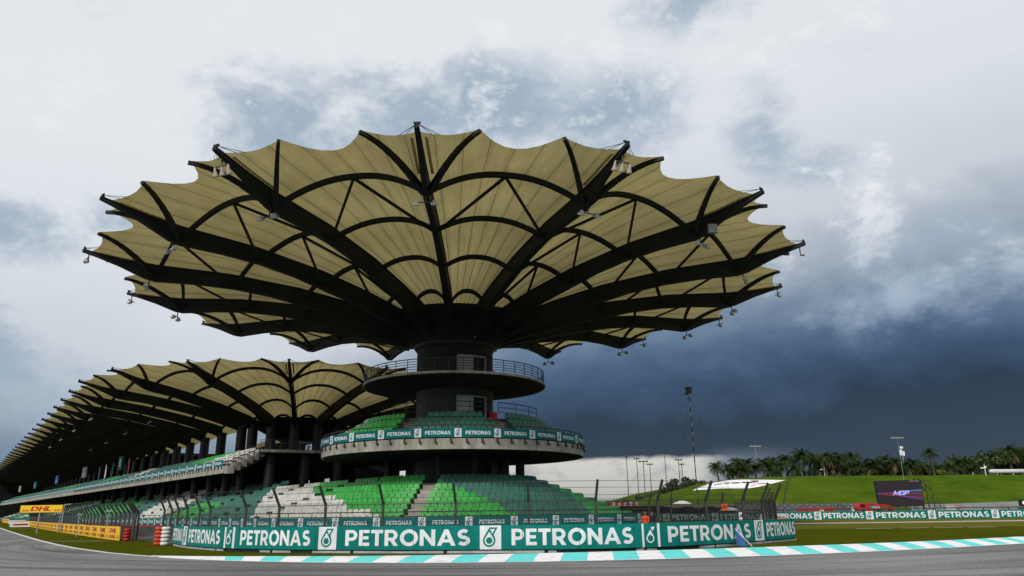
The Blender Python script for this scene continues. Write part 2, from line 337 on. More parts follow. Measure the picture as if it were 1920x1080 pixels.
# the track sheet: strip of quads from its edge back to a line behind the camera
n = len(edge); back = np.stack([np.interp(np.arange(n), [0, 8, n-1], [-700, -60, 120]), np.interp(np.arange(n), [0, 8, n-1], [300, -40, -40])], 1)
for i in range(n-1):
    mb.quad((*back[i], .006), (*back[i+1], .006), (*edge[i+1], .006), (*edge[i], .006))
struct(mk('track', mb, ASPH))
# white edge line
mb = MB(); ln = np.concatenate([left_edge, [(-16.4, 33.2), (-14.5, 31.4)]])
for i in range(len(ln)-1):
    d0 = ln[i+1]-ln[i]; nrm = np.array([-d0[1], d0[0]])/np.linalg.norm(d0)
    mb.quad((*(ln[i]-nrm*.15), .011), (*(ln[i+1]-nrm*.15), .011), (*(ln[i+1]+nrm*.12), .011), (*(ln[i]+nrm*.12), .011))
LINE = mat('white track paint', (.5, .5, .5), (.7, .7, .7), 1.2, .6)
struct(mk('edge_line', mb, LINE))
# kerb: alternating blocks
def resample(P, step, x_ref, k0, k1):
    s = np.concatenate([[0], np.cumsum(np.linalg.norm(np.diff(P, axis=0), axis=1))]); s0 = np.interp(x_ref, P[:, 0], s)
    q = s0+np.arange(k0, k1+1)*step; return np.stack([np.interp(q, s, P[:, 0]), np.interp(q, s, P[:, 1])], 1)
K0, K1 = -17, 46
bi = resample(ki, .945, -.05, K0, K1); bo = resample(ko, .90, -.35, K0, K1)
mb = MB()
KT = mat('turquoise kerb paint', (.07, .40, .385), (.13, .66, .64), 1.4, .6, lo=.28, hi=.46); KW = mat('white kerb paint', (.40, .41, .41), (.80, .80, .80), 1.4, .6, lo=.28, hi=.46)
for i in range(len(bi)-1):
    white = (i % 2 == 0) or i < 5
    for j in range(4):          # four strips up the sloped face, last a raised lip
        f0, f1 = j/4, (j+1)/4
        def P(b, f, k): q = bo[b]+(bi[b]-bo[b])*f; return (q[0], q[1], .014+.07*min(1, b/7)*math.sin(f*math.pi/2))
        mb.quad(P(i, f0, 0), P(i+1, f0, 0), P(i+1, f1, 0), P(i, f1, 0), 1 if white else 0)
    a, b = bi[i], bi[i+1]; mb.quad((*a, .014+.07*min(1, i/7)), (*b, .014+.07*min(1, (i+1)/7)), (*b, -.01), (*a, -.01), 1 if white else 0)
    d = (bo[i+1]-bo[i])/np.linalg.norm(bo[i+1]-bo[i]); nn = np.array([d[1], -d[0]])*.16
    mb.quad((*(bo[i]+nn), .012), (*(bo[i+1]+nn), .012), (*(bo[i+1]), .012), (*(bo[i]), .012), 1)
struct(mk('kerb', mb, [KT, KW]))
VERGE = grass_material('dry verge grass', (.075, .078, .010), (.13, .125, .022), (.16, .15, .035))
mb = MB(); mb.poly([(15.2, 60, .004), (22, 58.3, .004), (35, 58.4, .004), (52, 58.0, .004), (75, 62, .004), (90, 79, .004), (80, 85.5, .004), (52, 93, .004), (44, 97, .004), (30, 101, .004), (17, 101, .004), (16, 80, .004)]); struct(mk('dry_verge', mb, VERGE))
# service road and dashed line on the infield, paved yard inside the fence
PAVE = mat('paved yard', (.06, .06, .058), (.11, .11, .105), .8, .9)
ROADP = mat('pale service road', (.30, .29, .27), (.38, .37, .34), .5, .9)
mb = MB(); mb.poly([(26.5, 76.5, .006), (40, 75.8, .006), (52, 76.5, .006), (80, 79, .006), (80, 85, .006), (52, 81, .006), (40, 80.6, .006), (26.5, 81.5, .006), (15, 84, .006), (15, 79, .006)]); struct(mk('service_road', mb, ROADP))
mb = MB()
for x0, x1 in ((25.5, 28.3), (28.9, 31), (31.3, 33.6), (33.9, 36), (38.6, 41.5), (42, 46)):
    y0 = 57.6+.02*(x0-25); mb.quad((x0, y0, .006), (x1, y0+.03, .006), (x1, y0+.33, .006), (x0, y0+.3, .006))
for (x0, y0, x1, y1) in ((-82, 112, -62, 111.5), (-36, 53.5, -27.6, 52.0)):
    d = np.array([x1-x0, y1-y0]); nn = np.array([-d[1], d[0]])/np.linalg.norm(d)*.1
    mb.quad((x0-nn[0], y0-nn[1], .006), (x1-nn[0], y1-nn[1], .006), (x1+nn[0], y1+nn[1], .006), (x0+nn[0], y0+nn[1], .006))
struct(mk('painted_line', mb, LINE))
mb = MB(); pav = [(-22.5, 48.5), (-17.5, 43.5), (-13, 38.5), (-8, 35), (0, 33.2), (6, 33.5), (11, 37.2), (14, 42), (17, 60), (18, 90), (-10, 130), (-150, 290), (-160, 276), (-60, 108), (-31.5, 62.5), (-26.2, 53.5)]
mb.poly([(x, y, .007) for x, y in pav]); struct(mk('paved_yard', mb, PAVE))
# ------------------------------------------------------------------ lettering (own outlines, height 1)
def arc(cx, cy, rx, ry, d0, d1, n=10): return [(cx+rx*math.cos(R(d0+(d1-d0)*k/n)), cy+ry*math.sin(R(d0+(d1-d0)*k/n))) for k in range(n+1)]
def offset_poly(line, w):
    Lf, Rt = [], []
    for i, p in enumerate(line):
        q0 = line[max(0, i-1)]; q1 = line[min(len(line)-1, i+1)]; dx, dy = q1[0]-q0[0], q1[1]-q0[1]; l = math.hypot(dx, dy)
        Lf.append((p[0]-dy/l*w/2, p[1]+dx/l*w/2)); Rt.append((p[0]+dy/l*w/2, p[1]-dx/l*w/2))
    return Lf+Rt[::-1]
S_line = arc(.36, .695, .245, .205, 38, 180, 9)+arc(.36, .695, .245, .19, 190, 262, 4)+arc(.34, .305, .27, .195, 82, -5, 6)+arc(.34, .305, .27, .205, -15, -145, 9)
GL = {'P': (.78, [[(0, 0), (.23, 0), (.23, .32)]+arc(.42, .66, .35, .34, -90, 90)+[(0, 1)], [(.23, .52)]+arc(.41, .66, .14, .14, -90, 90)+[(.23, .80)]]),
      'E': (.66, [[(0, 0), (.66, 0), (.66, .2), (.23, .2), (.23, .405), (.6, .405), (.6, .6), (.23, .6), (.23, .8), (.65, .8), (.65, 1), (0, 1)]]),
      'T': (.74, [[(.255, 0), (.485, 0), (.485, .79), (.74, .79), (.74, 1), (0, 1), (0, .79), (.255, .79)]]),
      'R': (.83, [[(0, 0), (.23, 0), (.23, .31), (.35, .31), (.56, 0), (.83, 0), (.59, .355)]+arc(.43, .66, .36, .34, -58, 90)+[(0, 1)], [(.23, .51)]+arc(.42, .655, .15, .145, -90, 90)+[(.23, .80)]]),
      'O': (1.08, [arc(.54, .5, .54, .52, 0, 350, 26), arc(.54, .5, .30, .30, 0, 350, 26)]),
      'N': (.90, [[(0, 0), (.23, 0), (.23, .6), (.70, 0), (.90, 0), (.90, 1), (.67, 1), (.67, .42), (.21, 1), (0, 1)]]),
      'A': (1.06, [[(0, 0), (.24, 0), (.325, .2), (.725, .2), (.81, 0), (1.06, 0), (.64, 1), (.42, 1)], [(.40, .385), (.65, .385), (.525, .70)]]),
      'S': (.68, [offset_poly(S_line, .215)]),
      'D': (.92, [[(0, 0), (.40, 0)]+arc(.40, .5, .52, .5, -90, 90, 12)+[(0, 1)], [(.25, .22)]+arc(.39, .5, .28, .28, -90, 90, 10)+[(.25, .78)]]),
      'H': (.86, [[(0, 0), (.25, 0), (.25, .4), (.61, .4), (.61, 0), (.86, 0), (.86, 1), (.61, 1), (.61, .61), (.25, .61), (.25, 1), (0, 1)]]),
      'L': (.62, [[(0, 0), (.62, 0), (.62, .22), (.25, .22), (.25, 1), (0, 1)]]),
      'M': (1.15, [[(0, 0), (.2, 0), (.2, .62), (.5, .1), (.65, .1), (.95, .62), (.95, 0), (1.15, 0), (1.15, 1), (.95, 1), (.575, .36), (.2, 1), (0, 1)]]),
      'G': (.95, [[(.95, 1), (.1, 1), (0, .85), (0, .15), (.1, 0), (.95, 0), (.95, .58), (.5, .58), (.5, .42), (.75, .42), (.75, .2), (.22, .2), (.22, .8), (.95, .8)]]),
      'U': (.8, [[(.2, 0), (.6, 0), (.8, .2), (.8, 1), (.58, 1), (.58, .25), (.22, .25), (.22, 1), (0, 1), (0, .2)]]),
      'K': (.84, [[(0, 0), (.23, 0), (.23, .36), (.57, 0), (.84, 0), (.42, .5), (.82, 1), (.55, 1), (.23, .62), (.23, 1), (0, 1)]]),
      '1': (.4, [[(.15, 0), (.4, 0), (.4, 1), (.2, 1), (0, .85), (.15, .76)]]), '5': (.62, [[(0, 0), (.5, 0), (.62, .15), (.62, .5), (.5, .64), (.22, .64), (.22, .8), (.6, .8), (.6, 1), (0, 1), (0, .45), (.38, .45), (.38, .2), (0, .2)]])}
TRI = {}
def glyph(ch):
    if ch not in TRI:
        w, polys = GL[ch]; pts = [p for q in polys for p in q]
        TRI[ch] = (w, pts, tessellate_polygon([[Vector((x, y, 0)) for x, y in q] for q in polys]))
    return TRI[ch]
def word(mb, txt, frame, u0, u1, v0, v1, gap=.1, m=0, shear=0.0):
    """letters laid on a surface: frame(u, v) -> point"""
    tot = sum(glyph(c)[0] for c in txt)+gap*(len(txt)-1); k = (u1-u0)/tot; x = 0
    for c in txt:
        w, pts, tris = glyph(c); i = len(mb.v)
        mb.v += [tuple(frame(u0+(x+px)*k+shear*py*(v1-v0), v0+py*(v1-v0))) for px, py in pts]
        for t in tris: mb.f.append((i+t[0], i+t[1], i+t[2])); mb.m.append(m)
        x += w+gap
def emblem(mb, frame2, u, v, w, h, mt=0, mw=1):
    """white square with a teal drop; frame2(u, v, lift)"""
    X = lambda x, y, l: tuple(frame2(u+(x-.5)*w, v+(y-.5)*h, l))
    def poly(pts, l, m):
        tr = tessellate_polygon([[Vector((x, y, 0)) for x, y in pts]]); i = len(mb.v); mb.v += [X(x, y, l) for x, y in pts]
        for t in tr: mb.f.append((i+t[0], i+t[1], i+t[2])); mb.m.append(m)
    poly([(0, 0), (1, 0), (1, 1), (0, 1)], .004, mw)
    poly(arc(.44, .37, .295, .275, -205, 22, 18)+[(.66, .62), (.84, .92), (.45, .92)], .008, mt)
    poly(arc(.44, .37, .215, .195, -207, 27, 16)+[(.45, .74)], .012, mw)
    poly([(.49, .85), (.72, .85), (.575, .66)], .012, mw)
    poly(arc(.44, .37, .15, .14, 0, 350, 18), .016, mt)

class Path2:
    """plan curve with arc length; P(s, z, lift) lifts to the right-hand side (towards the viewer)"""
    def __init__(s, pts, smooth=True, n=20):
        p = [np.array(q, float) for q in pts]
        if smooth:
            o = []
            for i in range(len(p)-1):
                p0 = p[i-1] if i else 2*p[0]-p[1]; p3 = p[i+2] if i+2 < len(p) else 2*p[-1]-p[-2]
                for k in range(n):
                    t = k/n; o.append(.5*((2*p[i])+(-p0+p[i+1])*t+(2*p0-5*p[i]+4*p[i+1]-p3)*t*t+(-p0+3*p[i]-3*p[i+1]+p3)*t**3))
            o.append(p[-1]); p = o
        s.p = np.array(p); s.s = np.concatenate([[0], np.cumsum(np.linalg.norm(np.diff(s.p, axis=0), axis=1))]); s.len = s.s[-1]
    def at(s, q): return np.array([np.interp(q, s.s, s.p[:, 0]), np.interp(q, s.s, s.p[:, 1])])
    def nrm(s, q):
        d = s.at(min(q+.15, s.len))-s.at(max(q-.15, 0)); d /= np.linalg.norm(d); return np.array([d[1], -d[0]])
    def P(s, q, z, lift=0): r = s.at(q)+s.nrm(q)*lift; return (r[0], r[1], z)
    def find(s, x, y): return s.s[np.argmin((s.p[:, 0]-x)**2+(s.p[:, 1]-y)**2)]
def banner(name, label, path, z0, z1, s0, s1, logos, lw, base, parent=None, zf=None, th=.05, texth=.62, margin=.14, seam=True, group=None, bevel=0):
    """advertising strip: background vinyl, emblem squares at `logos`, the word between them"""
    zz = zf or (lambda q, v: z0+(z1-z0)*v)
    mb = MB(); n = max(2, int((s1-s0)/.35)); q = np.linspace(s0, s1, n+1)
    lp = [[path.P(x, zz(x, 0), 0), path.P(x, zz(x, 1), 0), path.P(x, zz(x, 1), -th), path.P(x, zz(x, 0), -th)] for x in q]
    mb.loops(lp)
    o = mk(name, mb, base, parent, loc=path.P((s0+s1)/2, z0))
    tag(o, label, 'banner', group)
    F = lambda lift: (lambda u, v: path.P(u, zz(u, v), lift))
    F3 = lambda u, v, l: path.P(u, zz(u, v), l)
    h = z1-z0
    wm = MB(); em = MB()
    for lg in logos:
        if s0+lw/2 <= lg <= s1-lw/2: em = MB(); emblem(em, F3, lg, .5, lw, .985, 0, 1); mk('emblem', em, [base, VINYL_W], o)
    ed = [s0-1e9]+list(logos)+[s1+1e9]
    for A, B in zip(logos, logos[1:]):
        g = B-A-lw; u0, u1 = A+lw/2+g*margin, B-lw/2-g*margin
        if u0 >= s0 and u1 <= s1: wm = MB(); word(wm, 'PETRONAS', F(.006), u0, u1, .5-texth/2, .5+texth/2); mk('lettering', wm, VINYL_W, o)
    return o

# ------------------------------------------------------------------ track-side banner in front of the bowl
FG = Path2([(-18.9, 42.6), (-18.52, 41.98), (-16.3, 38.6), (-13.35, 35.27), (-10.4, 33.3), (-7.53, 32.18), (-4.2, 31.2), (-.98, 30.65), (2.3, 30.2), (5.43, 30.9), (8.6, 33.1), (11.35, 35.7), (13.2, 37.7), (14.05, 38.7)])
lgs = [FG.find(x, y) for x, y in ((-16.75, 39.3), (-12.95, 34.9), (-7.85, 32.3), (-1.05, 30.66), (5.4, 30.88), (11.25, 35.6))]
lgs = [lgs[0]-4.3]+lgs+[lgs[-1]+5.2]
fgb = thing('track_barrier', 'curved teal track barrier with large white letters, closest to the kerb', 'barrier', (-1, 30.7, 0))
def fg_face():
    mb = MB(); q = np.linspace(.2, FG.len-.05, 110); mb.loops([[FG.P(x, .15, 0), FG.P(x, 1.06, 0), FG.P(x, 1.06, -.06), FG.P(x, .15, -.06)] for x in q]); o = mk('banner', mb, VINYL_T, fgb)
    F = lambda u, v: FG.P(u, .15+.91*v, .006); F3 = lambda u, v, l: FG.P(u, .15+.91*v, l)
    wm, em = MB(), MB()
    for k, lg in enumerate(lgs):
        if .5 < lg < FG.len-.5: em = MB(); emblem(em, F3, lg, .5, .86, .985, 0, 1); mk('emblem', em, [VINYL_T, VINYL_W], o)
    for k, (A, B) in enumerate(zip(lgs, lgs[1:])):
        u0, u1 = A+.43+.42, B-.43-.42
        if k == 0: u0, u1 = .3, B-.43-.25
        if k == len(lgs)-2: u0, u1 = A+.43+.3, FG.len-.12
        wm = MB(); word(wm, 'PETRONAS', F, u0, u1, .17, .85); mk('lettering', wm, VINYL_W, o)
    sm = MB()
    for s in np.arange(1.6, FG.len-.5, 2.23): sm.bar(FG.P(s, .155, .003), FG.P(s, 1.055, .003), .018, .012)
    mk('panel_seam', sm, mat('dark teal seam', (.001, .06, .052), None, rough=.5), o)
    mb = MB(); q = np.linspace(.1, FG.len, 90)     # tyre stack and steel rail behind and under the banner
    mb.loops([[FG.P(x, 0, -.08), FG.P(x, 1.0, -.08), FG.P(x, 1.0, -.75), FG.P(x, 0, -.75)] for x in q]); mk('tyre_wall', mb, mat('black conveyor rubber', (.008, .008, .008), (.018, .018, .017), 3, .7), fgb)
    mb = MB()
    for x0 in np.arange(.6, FG.len-2, 4.05): mb.bar(FG.P(x0, .06, -.03), FG.P(min(x0+3.9, FG.len), .06, -.03), .05, .09)
    mk('base_rail', mb, GREY, fgb)
fg_face()
# striped end cap of the barrier (stacked red and white tyre bundles)
def tyre_stack(label, x, y, ang, rows, wid, mats):
    t = thing('tyre_stack', label, 'tyre stack', (x, y, 0), 'tyre bundles closing the barrier ends')
    u = np.array([math.cos(ang), math.sin(ang)])
    for k in range(rows):
        for j, mm in enumerate(mats):
            mb = MB(); z = .1+k*.2; c = np.array([x, y])+u*wid*j
            pr = [(.19, z-.09), (.235, z-.05), (.25, z), (.235, z+.05), (.19, z+.09), (.12, z+.09), (.12, z-.09), (.19, z-.09)]
            mb.lathe(pr, (c[0], c[1]), 20); mk('tyre', mb, mm if not isinstance(mm, list) else mm[k % 2], t, smooth=True)
WTY = mat('white painted tyre', (.5, .5, .5), (.62, .62, .62), 3, .6); OTY = mat('orange red painted tyre', (.55, .06, .02), (.4, .03, .012), 3, .55)
tyre_stack('stack of orange and white tyres at the left end of the teal track barrier', -19.45, 42.95, R(160), 5, .47, [WTY, OTY])
tyre_stack('stack of red tyres at the near end of the yellow boards', -25.75, 51.2, R(30), 4, .4, [RED])

# ------------------------------------------------------------------ umbrella canopies (shared profiles)
UNDER = ([2.0, 3.4, 6.7, 8.4, 11, 14.3, 17, 20, 23, 26.2, 27, 29, 30.6, 31.7], [16.0, 16.4, 17.4, 17.75, 18.55, 19.2, 19.75, 20.1, 20.2, 20.12, 20.3, 21.15, 21.7, 22.02])
TOPR = ([2.0, 3.4, 6.7, 10, 14.6, 20.5, 26.2, 28.6, 30.6, 31.7], [18.0, 18.3, 19.0, 19.85, 20.75, 21.4, 21.55, 21.8, 22.1, 22.24])
RIDGE = ([5.6, 8.2, 12.9, 18.5, 21, 25, 28.2, 30.9], [18.95, 19.95, 21.2, 22.25, 22.55, 22.85, 22.72, 22.62])
ARCHES = [(26.2, 20.35, 22.25, 25.2), (20.0, 20.3, 21.72, 19.0), (14.3, 19.45, 20.72, 13.4), (8.5, 18.0, 19.45, 8.2)]
PROF = {1: (UNDER, TOPR, RIDGE, ARCHES)}
U2 = ([2, 4, 7, 8.8, 10.3, 14.4, 17.5, 20.4, 23, 26.1, 27, 29, 30.6, 31.7], [10.8, 11.6, 12.9, 13.7, 14.3, 15.5, 16.2, 16.75, 17.2, 17.5, 17.75, 18.6, 19.2, 19.5])
T2 = ([2, 4, 7, 10, 14.6, 20.5, 26.2, 28.6, 30.6, 31.7], [14.0, 14.3, 15.0, 15.9, 17.0, 18.1, 18.85, 19.15, 19.6, 19.74])
R2 = ([5.6, 8.2, 12.9, 18.5, 21, 25, 28.2, 30.9], [15.0, 16.0, 17.7, 19.0, 19.5, 20.1, 20.1, 20.12])
PROF[2] = (U2, T2, R2, [(26.1, 17.75, 19.7, 25.2), (20.4, 17.0, 18.6, 19.4), (14.4, 15.75, 17.25, 13.6), (9.5, 14.2, 15.6, 9.2)])
def set_profile(k):
    global UNDER, TOPR, RIDGE, ARCHES
    UNDER, TOPR, RIDGE, ARCHES = PROF[k]
und = lambda r: float(np.interp(r, *UNDER)); topr = lambda r: float(np.interp(r, *TOPR)); rdg = lambda r: float(np.interp(r, *RIDGE))
def slerp2(u0, u1, s):
    c = float(np.clip(u0@u1, -1, 1)); th = math.acos(c)
    if th < 1e-4: return u0
    return (math.sin((1-s)*th)*u0+math.sin(s*th)*u1)/math.sin(th)
def sector(F0, F1, dz):
    (B0, u0), (B1, u1) = F0, F1
    def P(r, s, z): B = B0*(1-s)+B1*s; u = slerp2(u0, u1, s); q = B+r*u; return (q[0], q[1], z+dz)
    return P
cross = lambda s: 1-abs(2*s-1)**2.2
def edge_r(s):
    s = min(s, 1-s)
    if s < .29: q = s/.29; return 31.1-.7*q-.5*4*q*(1-q)
    q = (s-.29)/.42; return 30.4-2.1*4*q*(1-q)
def fabric_mesh(F0, F1, dz):
    P = sector(F0, F1, dz); mb = MB(); mb.uv = []
    S = [0, .03, .07, .12, .17, .23, .29, .33, .38, .44, .5, .56, .62, .67, .71, .77, .83, .88, .93, .97, 1]; RN = 26
    for s in S:
        e = edge_r(s)
        for k in range(RN):
            r = 5.8+(e-5.8)*(k/(RN-1))
            v = topr(r)-.04; g = rdg(r); z = v+(g-v)*cross(s)
            if r > 25.5:           # towards the rim the membrane is pulled up to the branch tips
                w = min(1, (r-25.5)/5); b = min(s, 1-s); up = math.exp(-((b-.29)/.09)**2); z += w*(.16*up)
            mb.v.append(P(r, s, z)); mb.uv.append((s, r))
    for i in range(len(S)-1):
        for k in range(RN-1): a = i*RN+k; mb.f.append((a, a+RN, a+RN+1, a+1)); mb.m.append(0)
    return mb
def rib_mesh(F, dz, w0=.62, w1=.3, r_in=3.4):
    B, u = F; n = np.array([-u[1], u[0]]); rs = [r for r in np.unique(np.concatenate([UNDER[0], TOPR[0]])) if r >= r_in]; mb = MB(); lp = []
    for r in rs:
        w = w0+(w1-w0)*max(0, (r-8)/23.7); z0, z1 = und(r)+dz, topr(r)+dz; c = B+u*r
        fl = .1
        # I-shaped girder: wide bottom flange, narrower web
        pts = [(-w/2, z0), (w/2, z0), (w/2, z0+.12), (w*.3, z0+.16), (w*.3, z1-.1), (w*.42, z1-.08), (w*.42, z1), (-w*.42, z1), (-w*.42, z1-.08), (-w*.3, z1-.1), (-w*.3, z0+.16), (-w/2, z0+.12)]
        lp.append([(c[0]+n[0]*q, c[1]+n[1]*q, z) for q, z in pts])
    mb.loops(lp); return mb
def arch_mesh(F0, F1, dz, A, w=.26, h=.34):
    P = sector(F0, F1, dz); rj, z0, za, ra = A; mb = MB(); lp = []; c0 = None
    for k in range(17):
        s = .004+.992*k/16; f = 1-abs(2*s-1)**2.3; r = rj+(ra-rj)*f; z = z0+(za-z0)*f
        lp.append([P(r-w/2, s, z), P(r+w/2, s, z), P(r+w/2, s, z+h), P(r-w/2, s, z+h)])
    mb.loops(lp); return mb
def branch_mesh(F0, F1, dz, side):
    P = sector(F0, F1, dz); mb = MB(); pts = []
    for k in range(9):
        t = k/8; r = 26.3+4.2*t; s = .012+.278*(t**.9); z0 = und(26.3)+.35; z = z0+(rdg(30.9)-.08-z0)*(1-(1-t)**1.9)
        pts.append(P(r, s if side > 0 else 1-s, z))
    for q0, q1, wq in zip(pts, pts[1:], np.linspace(.34, .2, 8)): mb.bar(q0, q1, wq, wq*1.15)
    return mb
def brace_mesh(F0, F1, dz, A, Bq, side, w=.16):
    P = sector(F0, F1, dz); mb = MB(); mb.bar(P(A[3], .5, A[2]+.05), P(Bq[0]+.2, .02 if side < 0 else .98, Bq[1]+.05), w); return mb
def tip_mesh(F, dz):
    B, u = F; n = np.array([-u[1], u[0]]); mb = MB(); t = B+u*31.55
    dz = dz+und(31.6)-22.0
    mb.bar((t[0], t[1], 22.0+dz), (t[0], t[1], 22.42+dz), .15); mb.bar((*(t-n*.2), 22.4+dz), (*(t+n*.2), 22.4+dz), .1)
    for sgn in (-1, 1):
        q = B+u*30.7+n*sgn*.75; mb.tube([(t[0], t[1], 22.38+dz), (q[0], q[1], 22.15+dz)], .018, 4); q = B+u*30.45+n*sgn*1.2; mb.tube([(t[0], t[1], 22.36+dz), (q[0], q[1], 22.2+dz)], .018, 4)
    return mb
def strip_mesh(F, dz, sgn):
    B, u = F; n = np.array([-u[1], u[0]]); mb = MB()
    if True:
        for r in np.arange(26.9, 30.5, .42):
            lp = []
            for rr in (r, r+.36): c = B+u*rr+n*sgn*.42; lp.append([(*(c-n*.09), topr(rr)+dz-.12), (*(c+n*.09), topr(rr)+dz-.12), (*(c+n*.09), topr(rr)+dz-.07), (*(c-n*.09), topr(rr)+dz-.07)])
            mb.loops(lp)
    return mb
def build_canopy(root, frames, dz, closed, detail, inner_v, r_in=3.4, arch_limit=100):
    n = len(frames); panels = []; bays = list(zip(frames, frames[1:]+([frames[0]] if closed else []))); bays = bays if closed else bays[:n-1]
    ribs = []
    for i, F in enumerate(frames):
        rb = mk('rib', rib_mesh(F, dz, r_in=r_in), STEEL, root)
        if i in detail:
            mk('tip_mast', tip_mesh(F, dz), STEEL, rb); [mk('edge_strip', strip_mesh(F, dz, q), STRIP, rb) for q in (-1, 1)]
    rest = MB(); cnt = 0
    for i, (F0, F1) in enumerate(bays):
        mk('membrane_panel', fabric_mesh(F0, F1, dz), FABRIC, root, smooth=True)
        for A in ARCHES:
            am = arch_mesh(F0, F1, dz, A)
            if cnt < arch_limit: mk('arch', am, STEEL, root); cnt += 1
            else: o_ = len(rest.v); rest.v += am.v; rest.f += [tuple(k+o_ for k in f) for f in am.f]; rest.m += am.m
        bmesh_ = MB()
        for sd_ in (1, -1):
            br = branch_mesh(F0, F1, dz, sd_)
            if i < 48: mk('branch_strut', br, STEEL, root)
            else: o_ = len(rest.v); rest.v += br.v; rest.f += [tuple(k+o_ for k in f) for f in br.f]; rest.m += br.m
        lv = inner_v.get(i, 0)
        for j in range(lv):
            vm = MB()
            for sd_ in (1, -1):
                b2 = brace_mesh(F0, F1, dz, ARCHES[j], ARCHES[j+1], sd_); o_ = len(vm.v); vm.v += b2.v; vm.f += [tuple(k+o_ for k in f) for f in b2.f]; vm.m += b2.m
            mk('brace', vm, STEEL, root)
    if rest.f: r_ = mk('distant_arches', rest, STEEL, root); r_['kind'] = 'stuff'

PH = .00864
UF = [(O, np.array([math.cos(-math.pi/2+PH+k*math.pi/8), math.sin(-math.pi/2+PH+k*math.pi/8)])) for k in range(16)]
tower = thing('umbrella_grandstand', 'round grandstand tower under a huge scalloped tan umbrella on dark ribs', 'grandstand', (O[0], O[1], 0))
build_canopy(tower, UF, 0, True, set(range(16)), {i: (3 if i in (1, 14) else 2 if i in (2, 3) else 1) for i in range(16)})
# shaft, hub, decks
OC = (float(O[0]), float(O[1]))
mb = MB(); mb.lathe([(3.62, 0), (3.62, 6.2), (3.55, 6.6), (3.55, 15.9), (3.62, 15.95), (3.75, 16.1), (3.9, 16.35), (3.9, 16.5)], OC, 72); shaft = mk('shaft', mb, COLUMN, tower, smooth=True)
mb = MB(); mb.lathe([(3.86, 16.33), (4.4, 16.75), (6.9, 18.6), (6.9, 18.9), (3, 18.4)], OC, 48); mk('hub', mb, STEEL, tower)
def ring_pt(r, deg, z): return (OC[0]+r*math.cos(R(deg)), OC[1]+r*math.sin(R(deg)), z)
def door(z0, z1, name):
    mb = MB(); mb.lathe([(3.6, z0), (3.6, z1)], OC, 12, a0=R(-81), a1=R(-58)); d = mk('door', mb, LGREY, shaft, smooth=True)
    mb = MB(); mb.lathe([(3.575, z0), (3.575, z1)], OC, 10, a0=R(-57.6), a1=R(-37)); mk('doorway', mb, BLACK, shaft)
    mb = MB()
    for aa in (-81.6, -36.2): mb.tube([ring_pt(3.62, aa, z0), ring_pt(3.62, aa, z1)], .09, 6)
    mb.tube([ring_pt(3.62, q, z1) for q in np.linspace(-81.6, -36.2, 14)], .08, 6); mk('door_frame', mb, LGREY, shaft)
door(12.74, 15.0, 'd'); door(9.0, 11.35, 'd')
for zc in (12.74, 9.0):
    mb = MB(); q = ring_pt(3.86, -22, 0); mb.box((q[0], q[1], zc+.55), .8, .5, 1.1, (-math.sin(R(-22)), math.cos(R(-22)), 0)); hb = mk('hose_cabinet', mb, RED, shaft)
def rail(parent, r, d0, d1, z0, z1, nposts, nr, name='railing', tr=.028, closed=False):
    mb = MB(); aa = np.linspace(d0, d1, max(8, int(abs(d1-d0)/2.5)))
    for k in range(nr): z = z1-(z1-z0)*.82*k/(nr-1) if nr > 1 else z1; mb.tube([ring_pt(r, q, z) for q in aa], tr if k else tr*1.5, 5)
    for q in np.linspace(d0, d1, nposts): mb.tube([ring_pt(r, q, z0-.05), ring_pt(r, q, z1)], tr*1.2, 5)
    return mk(name, mb, STEEL2, parent)
mb = MB(); mb.lathe([(3.5, 12.1), (5, 12.3), (8.2, 12.48), (8.4, 12.52), (8.42, 12.70), (3.5, 12.75)], OC, 96, 0)
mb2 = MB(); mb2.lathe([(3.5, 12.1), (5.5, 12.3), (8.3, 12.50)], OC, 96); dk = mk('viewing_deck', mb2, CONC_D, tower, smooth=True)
mb2 = MB(); mb2.lathe([(8.3, 12.50), (8.42, 12.52), (8.42, 12.72), (3.5, 12.74)], OC, 96); mk('deck_edge', mb2, CONC, dk)
rail(dk, 8.3, -180, 176, 12.74, 13.8, 44, 5)
# seating deck
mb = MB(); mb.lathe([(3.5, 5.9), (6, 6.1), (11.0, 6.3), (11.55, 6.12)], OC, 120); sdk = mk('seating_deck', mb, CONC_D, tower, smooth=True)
mb = MB(); mb.lathe([(11.55, 6.12), (11.68, 6.12), (11.70, 6.92), (11.3, 6.92)], OC, 144); mk('fascia', mb, CONC, sdk)
UROW = [(10.8, 7.19), (10.0, 7.60), (9.2, 8.03), (8.4, 8.56)]
prof = [(11.3, 6.90)]
for r_, z_ in UROW: prof += [(r_+.42, prof[-1][1]), (r_+.42, z_)]
prof += [(7.6, UROW[-1][1]), (7.6, 9.0), (3.5, 9.0)]
mb = MB(); mb.lathe(prof, OC, 120); mk('terrace', mb, STEP, sdk)
for q in np.arange(-180, 180, 5.83):
    mb = MB(); T = (-math.sin(R(q)), math.cos(R(q)), 0)
    mb.box(ring_pt(11.74, q, 6.78), .1, .1, .34, T); mb.box(ring_pt(11.80, q+.35, 6.64), .18, .13, .12, T); mb.box(ring_pt(11.78, q, 6.95), .06, .14, .12, T); mk('bracket', mb, STEEL2, sdk)
rail(sdk, 11.62, -180, 177, 7.0, 7.92, 60, 2, 'front_railing')
for d0, d1 in ((-126, -107), (-104, -62), (-57.5, -15)): rail(sdk, 7.75, d0, d1, 9.3, 10.28, max(3, int((d1-d0)/9)), 3, 'rear_railing')
